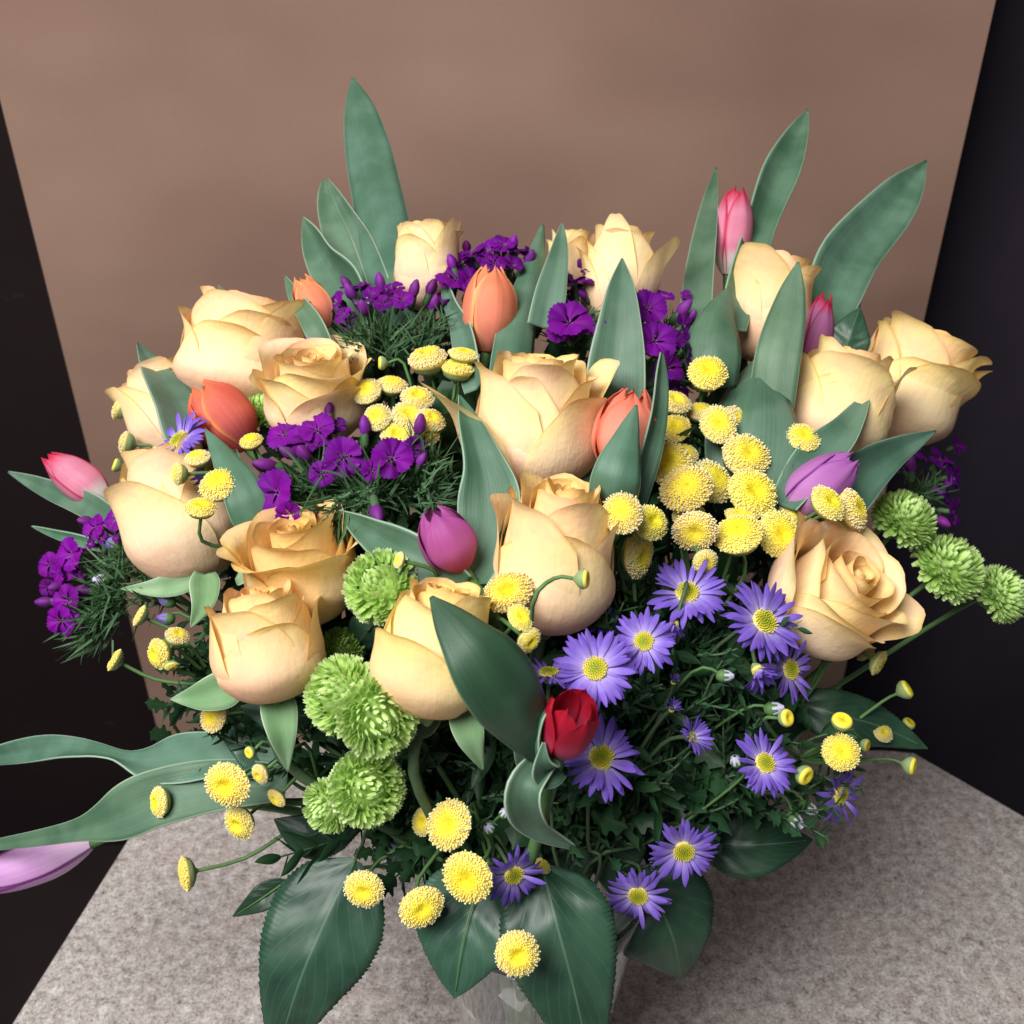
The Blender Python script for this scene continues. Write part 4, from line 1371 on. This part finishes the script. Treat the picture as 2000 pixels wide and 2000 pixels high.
def dianthus(label, C, A, flowers, buds, tufts, seed=1, tint=(1, 1, 1)):
    rnd = random.Random(seed)
    c0 = P(C[0], C[1], D(C[0], C[1]) + C[2])
    t = thing("dianthus_cluster", label, "dianthus", c0, "purple dianthus clusters")
    more = []
    for f in flowers:
        for _ in range(2):
            if rnd.random() < 0.62:
                more.append((f[0] + rnd.uniform(-46, 46), f[1] + rnd.uniform(-30, 34), f[2] * rnd.uniform(0.5, 0.75), f[3] + rnd.uniform(-40, 40), f[4] + rnd.uniform(-15, 15), (f[5] if len(f) > 5 else 0) + rnd.uniform(0.004, 0.012), (f[6] if len(f) > 6 else 1) * rnd.uniform(0.6, 0.9)))
    for f in list(flowers) + more:
        x, y, wd, ang, lean = f[:5]
        dd = f[5] if len(f) > 5 else 0
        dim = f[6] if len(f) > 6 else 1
        d = D(x, y) + dd - 0.017
        Af = dirc(ang, min(80, lean + 16))
        R = wd / 2 * 0.95 * d / 2000
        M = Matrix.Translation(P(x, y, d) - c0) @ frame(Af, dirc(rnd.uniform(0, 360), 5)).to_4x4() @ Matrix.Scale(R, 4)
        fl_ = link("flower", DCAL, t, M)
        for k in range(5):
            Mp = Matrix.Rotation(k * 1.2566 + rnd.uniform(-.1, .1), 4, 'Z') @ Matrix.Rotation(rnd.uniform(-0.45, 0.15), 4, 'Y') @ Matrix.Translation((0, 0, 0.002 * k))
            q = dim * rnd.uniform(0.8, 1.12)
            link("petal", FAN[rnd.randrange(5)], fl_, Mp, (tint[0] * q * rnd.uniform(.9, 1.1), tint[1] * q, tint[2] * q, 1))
    mb_ = [(f[0] + rnd.uniform(-26, 26) + (C[0] - f[0]) * 0.2, f[1] + rnd.uniform(-26, 30), rnd.uniform(14, 22), f[3] + rnd.uniform(-50, 50), rnd.uniform(20, 60), (f[5] if len(f) > 5 else 0) + rnd.uniform(0.002, 0.010)) for f in flowers]
    for b in list(buds) + mb_:
        x, y, wd, ang, lean = b[:5]
        dd = b[5] if len(b) > 5 else 0
        d = D(x, y) + dd - 0.014
        Af = dirc(ang, lean)
        R = wd / 2 * d / 2000 * 2.1
        M = Matrix.Translation(P(x, y, d) - c0) @ frame(Af, dirc(rnd.uniform(0, 360), 5)).to_4x4() @ Matrix.Scale(R, 4)
        q = rnd.uniform(0.75, 1.3)
        o = link("bud", DBUD, t, M, (q, q * rnd.uniform(0.9, 1.8), q * rnd.uniform(0.9, 1.25), 1))
        link("calyx", DBC, o)
    for i, (x, y, dd, ang, lean, n, L, spr) in enumerate(tufts):
        d = D(x, y) + dd
        link("bracts", needles(P(x, y, d), dirc(ang, lean), int(n * 1.0), L * 0.70 * d / 2000, spr, seed * 10 + i, c0), t, kind="stuff")
    stem_to_vase(t, c0, A, 0.0025, MT['stem'], 0.03)


dianthus("purple bud cluster at upper left in front of the back rose", (760, 690, 0.03), dirc(90, 20), [(890, 548, 86, 70, 30, 0.01, 0.8), (920, 560, 80, 60, 24, 0.016, 0.8), (860, 590, 60, 100, 30, 0.02, 0.7), (658, 592, 54, 140, 24, 0.0, 0.9), (728, 578, 46, 100, 30, -0.002, 0.8), (770, 566, 46, 90, 20, 0.0, 0.8), (786, 588, 50, 80, 40, -0.002, 0.9), (705, 562, 44, 110, 10, 0.002, 0.8), (748, 596, 44, 95, 45, -0.004, 0.7), (612, 664, 44, 150, 30, 0.0, 0.8), (672, 618, 44, 130, 40, -0.004, 0.8)],
         [(690, 578, 27, 120, 30), (745, 560, 25, 100, 14), (808, 574, 26, 74, 20), (715, 610, 28, 110, 50, -0.006), (846, 600, 24, 70, 30, 0.01), (680, 560, 22, 124, 5, 0.004), (840, 570, 24, 66, 15, 0.006), (640, 610, 26, 150, 30)],
         [(745, 665, 0.0, 95, 25, 150, 125, 70), (690, 680, 0.0, 130, 25, 110, 110, 70), (820, 660, 0.004, 75, 20, 110, 115, 70), (870, 640, 0.012, 60, 20, 60, 100, 60)], 71, (1, 1, 1))
dianthus("dark purple cluster behind the upright orange tulip", (955, 560, 0.04), dirc(90, 10), [(985, 480, 58, 90, 24), (955, 492, 60, 120, 20, 0.004), (925, 498, 56, 110, 10, 0.006, 0.8), (1010, 492, 50, 70, 10, 0.006, 0.8), (965, 515, 56, 90, 40, 0.0, 0.8), (1000, 520, 50, 60, 30, 0.004, 0.7), (900, 515, 46, 130, 10, 0.01, 0.7)],
         [(885, 520, 22, 110, 10), (1030, 510, 22, 60, 10, 0.01)], [(950, 545, 0.02, 90, 20, 90, 90, 70), (990, 550, 0.02, 80, 20, 60, 90, 70)], 72, (0.85, 0.9, 0.9))
dianthus("purple cluster with a flat open floret below the back rose bud", (1140, 690, 0.04), dirc(80, 20), [(1112, 632, 98, 100, 48), (1122, 556, 84, 95, 8, 0.01, 0.7), (1160, 540, 60, 70, 8, 0.012, 0.7), (1085, 575, 50, 150, 10, 0.012, 0.5)],
         [(1166, 652, 34, 60, 50), (1195, 572, 34, 80, 20, 0.01), (1105, 600, 22, 100, 20, 0.01)], [(1125, 650, 0.02, 90, 30, 110, 110, 80), (1165, 610, 0.02, 80, 20, 90, 100, 70), (1080, 590, 0.024, 100, 20, 60, 90, 70)], 73)
dianthus("large purple cluster behind the salmon tulip's tall leaf", (1300, 720, 0.045), dirc(70, 20), [(1264, 605, 84, 60, 46), (1278, 668, 92, 60, 58, -0.004), (1298, 580, 44, 70, 20, 0.01), (1332, 640, 62, 30, 24, 0.006, 0.7), (1305, 720, 74, 30, 44, 0.006, 0.7), (1350, 700, 64, 20, 20, 0.016, 0.5), (1360, 660, 50, 0, 10, 0.02, 0.5), (1325, 760, 60, 20, 20, 0.024, 0.4)],
         [(1205, 580, 30, 90, 30), (1330, 610, 28, 50, 20, 0.01)], [(1310, 660, 0.02, 60, 20, 110, 100, 80), (1335, 720, 0.03, 20, 20, 80, 100, 80)], 74, (0.9, 0.95, 0.95))
dianthus("broad purple cluster in the centre left over dark needle bracts", (690, 960, 0.02), dirc(95, 30), [(556, 852, 78, 110, 36), (620, 842, 82, 90, 36), (672, 893, 86, 80, 62, -0.012), (766, 898, 92, 60, 40, -0.01), (543, 962, 100, 150, 52, -0.014), (568, 1006, 66, 250, 40, -0.008), (600, 868, 66, 100, 20, 0.002, 0.7)],
         [(643, 802, 26, 92, 6, -0.006), (712, 842, 28, 92, 6, -0.006), (818, 842, 32, 80, 20, -0.006), (575, 890, 30, 150, 30), (530, 910, 34, 170, 30), (735, 995, 32, 290, 40, -0.012), (600, 895, 30, 120, 40), (820, 905, 22, 60, 20, -0.006), (524, 935, 34, 200, 30, -0.002)],
         [(650, 925, -0.002, 100, 40, 160, 120, 85), (760, 945, -0.004, 70, 40, 170, 120, 85), (830, 900, -0.004, 60, 20, 120, 120, 70), (700, 985, -0.01, 220, 50, 130, 110, 85), (590, 970, -0.006, 190, 40, 120, 110, 85), (850, 965, -0.002, 20, 30, 100, 100, 80), (650, 1010, -0.018, 240, 40, 60, 120, 60)], 75)
dianthus("purple cluster on the left edge below the pink tulip", (240, 1130, 0.03), dirc(165, 10), [(232, 1012, 62, 120, 44), (188, 1030, 58, 150, 36), (142, 1082, 74, 160, 44), (118, 1120, 46, 190, 34, 0.006), (134, 1172, 68, 180, 48), (122, 1212, 66, 200, 44), (150, 1215, 40, 230, 20, 0.006, 0.7), (180, 1062, 40, 150, 30, 0.01, 0.7)],
         [(96, 1175, 24, 180, 10), (170, 1155, 24, 170, 20, 0.01)], [(215, 1120, 0.01, 160, 20, 130, 120, 80), (210, 1180, 0.01, 190, 20, 140, 110, 80), (180, 1215, 0.006, 215, 20, 90, 110, 70), (260, 1080, 0.016, 130, 20, 90, 110, 80), (290, 1150, 0.02, 170, 20, 110, 110, 90), (170, 1245, 0.01, 220, 10, 30, 100, 40)], 76, (1.15, 1.1, 1.1))
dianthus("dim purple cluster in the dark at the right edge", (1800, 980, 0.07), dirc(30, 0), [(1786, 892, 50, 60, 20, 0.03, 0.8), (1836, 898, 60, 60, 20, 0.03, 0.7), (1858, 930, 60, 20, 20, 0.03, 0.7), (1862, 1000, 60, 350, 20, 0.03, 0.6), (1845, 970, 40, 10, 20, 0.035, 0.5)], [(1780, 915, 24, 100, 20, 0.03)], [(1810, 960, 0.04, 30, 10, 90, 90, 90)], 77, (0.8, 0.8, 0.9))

# ------------------------------------------------------------------ rose leaves round the vase
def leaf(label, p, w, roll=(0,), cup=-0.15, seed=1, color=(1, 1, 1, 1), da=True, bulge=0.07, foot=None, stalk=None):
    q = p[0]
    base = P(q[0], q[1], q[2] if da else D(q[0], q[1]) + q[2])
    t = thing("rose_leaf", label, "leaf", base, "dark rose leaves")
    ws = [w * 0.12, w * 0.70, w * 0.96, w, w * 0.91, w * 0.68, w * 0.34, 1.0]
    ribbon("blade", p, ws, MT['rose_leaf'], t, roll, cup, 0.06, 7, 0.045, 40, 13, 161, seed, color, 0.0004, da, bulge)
    pts = [P(x, y, (d if da else D(x, y) + d) - 0.0008) for x, y, d in p]
    tube("midrib", pts[:-1] + [pts[-2].lerp(pts[-1], 0.85)], 0.0007, 0.0002, MT['stem'], t, 16, 5)
    if stalk:
        sp = [P(*s) for s in stalk]
        tube("stalk", [base] + sp + [VM + Vector((RNG.uniform(-.03, .03), RNG.uniform(-.03, .03), 0))], 0.0010, 0.0016, MT['stem_dark'], t, 12, 6)
    else:
        tube("stalk", [base, base.lerp(VM, 0.5) + Vector((0, 0, 0.01)), VM], 0.0010, 0.0016, MT['stem_dark'], t, 10, 6)


leaf("largest glossy rose leaf hanging at lower left over the granite", [(694, 1680, 0.62), (640, 1790, 0.61), (585, 1920, 0.605), (535, 2080, 0.62)], 116, (-6,), -0.18, 1, (1.15, 1.2, 1.25, 1), stalk=[(705, 1655, 0.63), (760, 1600, 0.65)])
leaf("large rose leaf hanging down the front of the vase", [(1058, 1690, 0.58), (1085, 1800, 0.560), (1122, 1940, 0.556), (1162, 2120, 0.565)], 112, (4,), -0.12, 2, (1.15, 1.2, 1.2, 1))
leaf("dark rose leaf at lower right under the bottom aster pair", [(1235, 1700, 0.645), (1285, 1770, 0.63), (1315, 1840, 0.63), (1330, 1912, 0.645)], 112, (10,), -0.1, 3, (0.85, 0.9, 0.85, 1))
leaf("pointed rose leaf at right below the striped aster buds", [(1370, 1640, 0.66), (1440, 1650, 0.65), (1510, 1648, 0.65), (1588, 1640, 0.66)], 62, (0,), -0.1, 4, (0.85, 0.95, 0.85, 1))
leaf("folded rose leaf left of the front vase leaf", [(955, 1690, 0.585), (920, 1775, 0.568), (900, 1860, 0.564), (888, 1950, 0.568)], 104, (-8,), 0.12, 5, (1.3, 1.35, 1.45, 1))
leaf("rose leaf behind the lower green pompons", [(720, 1560, 0.655), (650, 1600, 0.64), (600, 1630, 0.635), (535, 1600, 0.64)], 64, (20,), -0.1, 6)
leaf("rose leaf right of the lower pompons, above the small buttons", [(770, 1600, 0.64), (800, 1640, 0.63), (830, 1665, 0.63), (890, 1690, 0.64)], 62, (-10,), -0.1, 7)
leaf("rounded rose leaf behind the largest button at lower left", [(600, 1500, 0.64), (540, 1470, 0.625), (480, 1440, 0.62), (428, 1425, 0.625)], 58, (-20,), -0.2, 8, (1.3, 1.35, 1.35, 1))
leaf("long shaded leaf pointing right above the table corner", [(1545, 1370, 0.66), (1630, 1395, 0.65), (1720, 1420, 0.66), (1812, 1462, 0.67)], 52, (10,), -0.2, 9, (1.1, 1.15, 1.05, 1))
leaf("dark leaf between golden rose and green pompon", [(690, 1270, 0.60), (715, 1235, 0.585), (740, 1215, 0.58), (665, 1170, 0.58)], 40, (0,), -0.2, 10)
leaf("green leaf behind the far right roses", [(1640, 720, 0.75), (1655, 670, 0.745), (1665, 640, 0.745), (1680, 600, 0.75)], 42, (0,), -0.2, 11, (1.2, 1.3, 1.2, 1))
leaf("leaf under the tight rose bud above the long tulip leaves", [(620, 1400, 0.615), (560, 1395, 0.605), (520, 1390, 0.60), (470, 1380, 0.605)], 42, (0,), -0.2, 12)
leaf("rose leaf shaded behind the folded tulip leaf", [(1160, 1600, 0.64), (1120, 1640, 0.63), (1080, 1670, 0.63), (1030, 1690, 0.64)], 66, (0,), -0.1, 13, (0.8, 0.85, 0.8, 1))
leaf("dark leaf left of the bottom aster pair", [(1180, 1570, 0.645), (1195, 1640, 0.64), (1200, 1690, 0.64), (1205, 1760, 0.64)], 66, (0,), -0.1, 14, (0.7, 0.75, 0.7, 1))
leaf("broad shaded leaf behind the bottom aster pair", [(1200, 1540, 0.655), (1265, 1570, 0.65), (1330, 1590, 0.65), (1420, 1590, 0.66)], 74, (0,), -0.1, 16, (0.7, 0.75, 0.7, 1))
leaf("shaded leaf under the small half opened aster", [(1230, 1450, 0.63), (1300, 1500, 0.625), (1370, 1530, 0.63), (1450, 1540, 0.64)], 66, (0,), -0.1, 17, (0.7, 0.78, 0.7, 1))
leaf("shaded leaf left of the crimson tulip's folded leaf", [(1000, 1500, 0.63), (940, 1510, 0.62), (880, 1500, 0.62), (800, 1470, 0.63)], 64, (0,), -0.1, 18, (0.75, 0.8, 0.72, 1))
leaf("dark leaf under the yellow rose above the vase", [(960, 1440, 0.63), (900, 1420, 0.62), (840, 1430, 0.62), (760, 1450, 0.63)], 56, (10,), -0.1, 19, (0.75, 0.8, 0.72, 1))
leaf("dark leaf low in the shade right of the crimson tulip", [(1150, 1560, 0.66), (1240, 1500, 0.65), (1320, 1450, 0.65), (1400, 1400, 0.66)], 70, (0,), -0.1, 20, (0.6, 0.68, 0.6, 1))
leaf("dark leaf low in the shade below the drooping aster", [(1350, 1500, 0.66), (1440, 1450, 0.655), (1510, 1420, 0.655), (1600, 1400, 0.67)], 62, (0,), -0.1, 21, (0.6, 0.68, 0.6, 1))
leaf("small brown green leaf tip poking left of the largest leaf", [(560, 1720, 0.655), (525, 1745, 0.655), (495, 1765, 0.655), (455, 1790, 0.66)], 26, (0,), 0.2, 15, (1.0, 0.9, 0.8, 1))

# ------------------------------------------------------------------ foliage sprigs
def blade_mesh(seed, lobes=0):
    rnd = random.Random(seed)
    V, uv = [], []
    nu, nv = 5, 12
    bend, tw = rnd.uniform(-0.1, 0.35), rnd.uniform(-0.4, 0.4)
    for j in range(nv):
        v = j / (nv - 1)
        w = (0.16 if not lobes else 0.30) * math.sin(math.pi * (0.04 + 0.96 * v) ** 0.85) ** 0.85 + 0.004
        if lobes:
            w *= 1 + 0.35 * math.sin(v * lobes * 6.283)
        for i in range(nu):
            u = -1 + 2 * i / (nu - 1)
            V.append(Vector((v, u * w, bend * v * v * 0.6 + 0.12 * abs(u) * w / 0.16 * 0.5 + tw * u * w * v)))
            uv.append(((u + 1) / 2, v))
    return mesh("leaf", V, gridF(nu, nv), MT['dark_leaf'], uv)


BLADE = [blade_mesh(s) for s in range(4)]
LOBED = [blade_mesh(s + 10, 3) for s in range(3)]


def sprig(x, y, dd, ang, lean, Lpx, n, label, group, seed, lobed=False, tint=1.0, lsize=0.36):
    rnd = random.Random(seed)
    d = D(x, y) + dd
    c = P(x, y, d)
    A = dirc(ang, lean)
    L = Lpx * d / 2000
    t = thing("foliage_sprig", label, "foliage", c, group)
    tipv = c + A * L
    bend = dirc(rnd.uniform(0, 360), 0) * L * 0.08
    pts = [c, c + A * L * 0.5 + bend, tipv]
    tube("stem", pts, 0.0011, 0.0005, MT['stem_dark'], t, 8, 5)
    Fm = frame(A)
    pool = LOBED if lobed else BLADE
    for i in range(n):
        f = (i + 0.6) / n
        a = i * 2.4 + rnd.uniform(-.3, .3)
        out = Fm @ Vector((math.cos(a), math.sin(a), 0))
        dv = (out * 0.8 + A * rnd.uniform(0.35, 0.9)).normalized()
        s = L * lsize * rnd.uniform(0.75, 1.2) * (1.1 - 0.45 * f)
        zz = A.cross(dv).cross(dv) * -1
        X = dv
        Zv = (A - X * A.dot(X)).normalized()
        Yv = Zv.cross(X)
        M = Matrix.Translation(c.lerp(tipv, f) + bend * math.sin(f * math.pi) - c) @ Matrix((X, Yv, Zv)).transposed().to_4x4() @ Matrix.Scale(s, 4)
        q = tint * rnd.uniform(0.8, 1.15)
        link("leaf", pool[rnd.randrange(len(pool))], t, M, (q, q, q * rnd.uniform(0.85, 1.05), 1))


r2 = random.Random(99)


def leaf_data(seed, lobes):
    me = (LOBED if lobes else BLADE)[seed % (3 if lobes else 4)]
    V = [v.co.copy() for v in me.vertices]
    return V, [tuple(p.vertices) for p in me.polygons]


LD = {(k, lb): leaf_data(k, lb) for lb in (False, True) for k in range(3)}
BUV = [((-1 + 2 * i / 4 + 1) / 2, j / 11) for j in range(12) for i in range(5)]


def bulk_sprig(mb, x, y, dd, ang, lean, Lpx, n, lobed, lsize):
    d = D(x, y) + dd
    c = P(x, y, d)
    A = dirc(ang, lean)
    L = Lpx * d / 2000
    tipv = c + A * L
    Fm = frame(A)
    V, F, uv = tube_data([c, c.lerp(tipv, 0.5), tipv], 0.0011, 0.0005, 5)
    mb.add(V, F, [(0.4, 0.5)] * len(V))
    for i in range(n):
        f = (i + 0.6) / n
        a = i * 2.4 + r2.uniform(-.3, .3)
        out = Fm @ Vector((math.cos(a), math.sin(a), 0))
        X = (out * 0.8 + A * r2.uniform(0.35, 0.9)).normalized()
        Zv = (A - X * A.dot(X)).normalized()
        M = Matrix.Translation(c.lerp(tipv, f)) @ Matrix((X, Zv.cross(X), Zv)).transposed().to_4x4() @ Matrix.Scale(L * lsize * r2.uniform(0.75, 1.2) * (1.1 - 0.45 * f), 4)
        V, F = LD[(r2.randrange(3), lobed)]
        mb.add(V, F, BUV, M)


mb = MB()
cnt = 0
while cnt < 260:
    x, y = r2.uniform(330, 1740), r2.uniform(560, 1640)
    ef = math.sqrt(((x - 1010) / 560) ** 2 + ((y - 1080) / 470) ** 2)
    if ef > 1:
        continue
    ang = math.degrees(math.atan2(1350 - y, x - 1030)) + r2.uniform(-35, 35)
    bulk_sprig(mb, x, y, r2.uniform(0.06, 0.13), ang, r2.uniform(-60, -25) if y < 1000 or ef > 0.75 else r2.uniform(-25, 20), r2.uniform(150, 230) * (1.25 - 0.6 * ef), 10, r2.random() < 0.4, 0.45)
    cnt += 1
for k in range(110):
    aa, rr_ = r2.uniform(0, 6.283), math.sqrt(r2.random())
    x, y = 960 + 500 * rr_ * math.cos(aa), 1060 + 360 * rr_ * math.sin(aa)
    bulk_sprig(mb, x, y, r2.uniform(0.045, 0.075), r2.uniform(0, 360), r2.uniform(-35, -5), r2.uniform(90, 150), 8, r2.random() < 0.5, 0.6)
for k in range(150):      # leaf mass under the asters and above the rim
    aa, rr_ = r2.uniform(0, 6.283), math.sqrt(r2.random())
    x, y = 1240 + 310 * rr_ * math.cos(aa), 1405 + 190 * rr_ * math.sin(aa)
    bulk_sprig(mb, x, y, r2.uniform(0.03, 0.075), r2.uniform(0, 360), r2.uniform(-30, 15), r2.uniform(90, 150), 9, r2.random() < 0.35, 0.62)
for k in range(70):
    x, y = r2.uniform(640, 1150), r2.uniform(1400, 1640)
    bulk_sprig(mb, x, y, r2.uniform(0.035, 0.08), r2.uniform(0, 360), r2.uniform(-20, 25), r2.uniform(90, 150), 9, r2.random() < 0.5, 0.6)
for k in range(26):
    x, y = r2.uniform(420, 700), r2.uniform(1250, 1480)
    bulk_sprig(mb, x, y, r2.uniform(0.05, 0.08), r2.uniform(100, 260), r2.uniform(-20, 15), r2.uniform(80, 130), 9, r2.random() < 0.5, 0.6)
fo = link("filler_foliage", mb.me("filler_foliage", MT['dark_leaf']), None, None, (0.72, 0.74, 0.68, 1), "stuff")
fo["label"] = "mass of dark green filler leaves deep between the flowers"
fo["category"] = "foliage"
OL = "narrow leaved aster foliage around the blue asters at lower right"
OG = "aster foliage at lower right"
for k in range(66):
    x, y = r2.uniform(1170, 1610), r2.uniform(1190, 1590)
    if x + (y - 1200) * 0.1 < 1180:
        continue
    sprig(x, y, r2.uniform(0.006, 0.055), r2.uniform(-15, 140), r2.uniform(0, 40), r2.uniform(70, 130), 9, OL, OG, k + 700, r2.random() < 0.15, r2.uniform(0.8, 1.15), 0.4)
LL = "fine green foliage under the roses at lower left"
LG = "foliage at lower left"
for k in range(40):
    x, y = r2.uniform(290, 640), r2.uniform(1150, 1480)
    if x < 300 + (y - 1150) * 0.5:
        continue
    sprig(x, y, r2.uniform(0.03, 0.06), r2.uniform(120, 240), r2.uniform(0, 35), r2.uniform(70, 120), 9, LL, LG, k + 800, r2.random() < 0.3, r2.uniform(0.8, 1.1), 0.38)
CL = "lobed chrysanthemum leaves above the vase rim at bottom centre"
CG = "chrysanthemum foliage at bottom centre"
for k in range(46):
    x, y = r2.uniform(730, 1190), r2.uniform(1390, 1690)
    sprig(x, y, r2.uniform(0.015, 0.07), r2.uniform(0, 360), r2.uniform(10, 50), r2.uniform(70, 120), 8, CL, CG, k + 900, r2.random() < 0.7, r2.uniform(0.8, 1.15), 0.42)
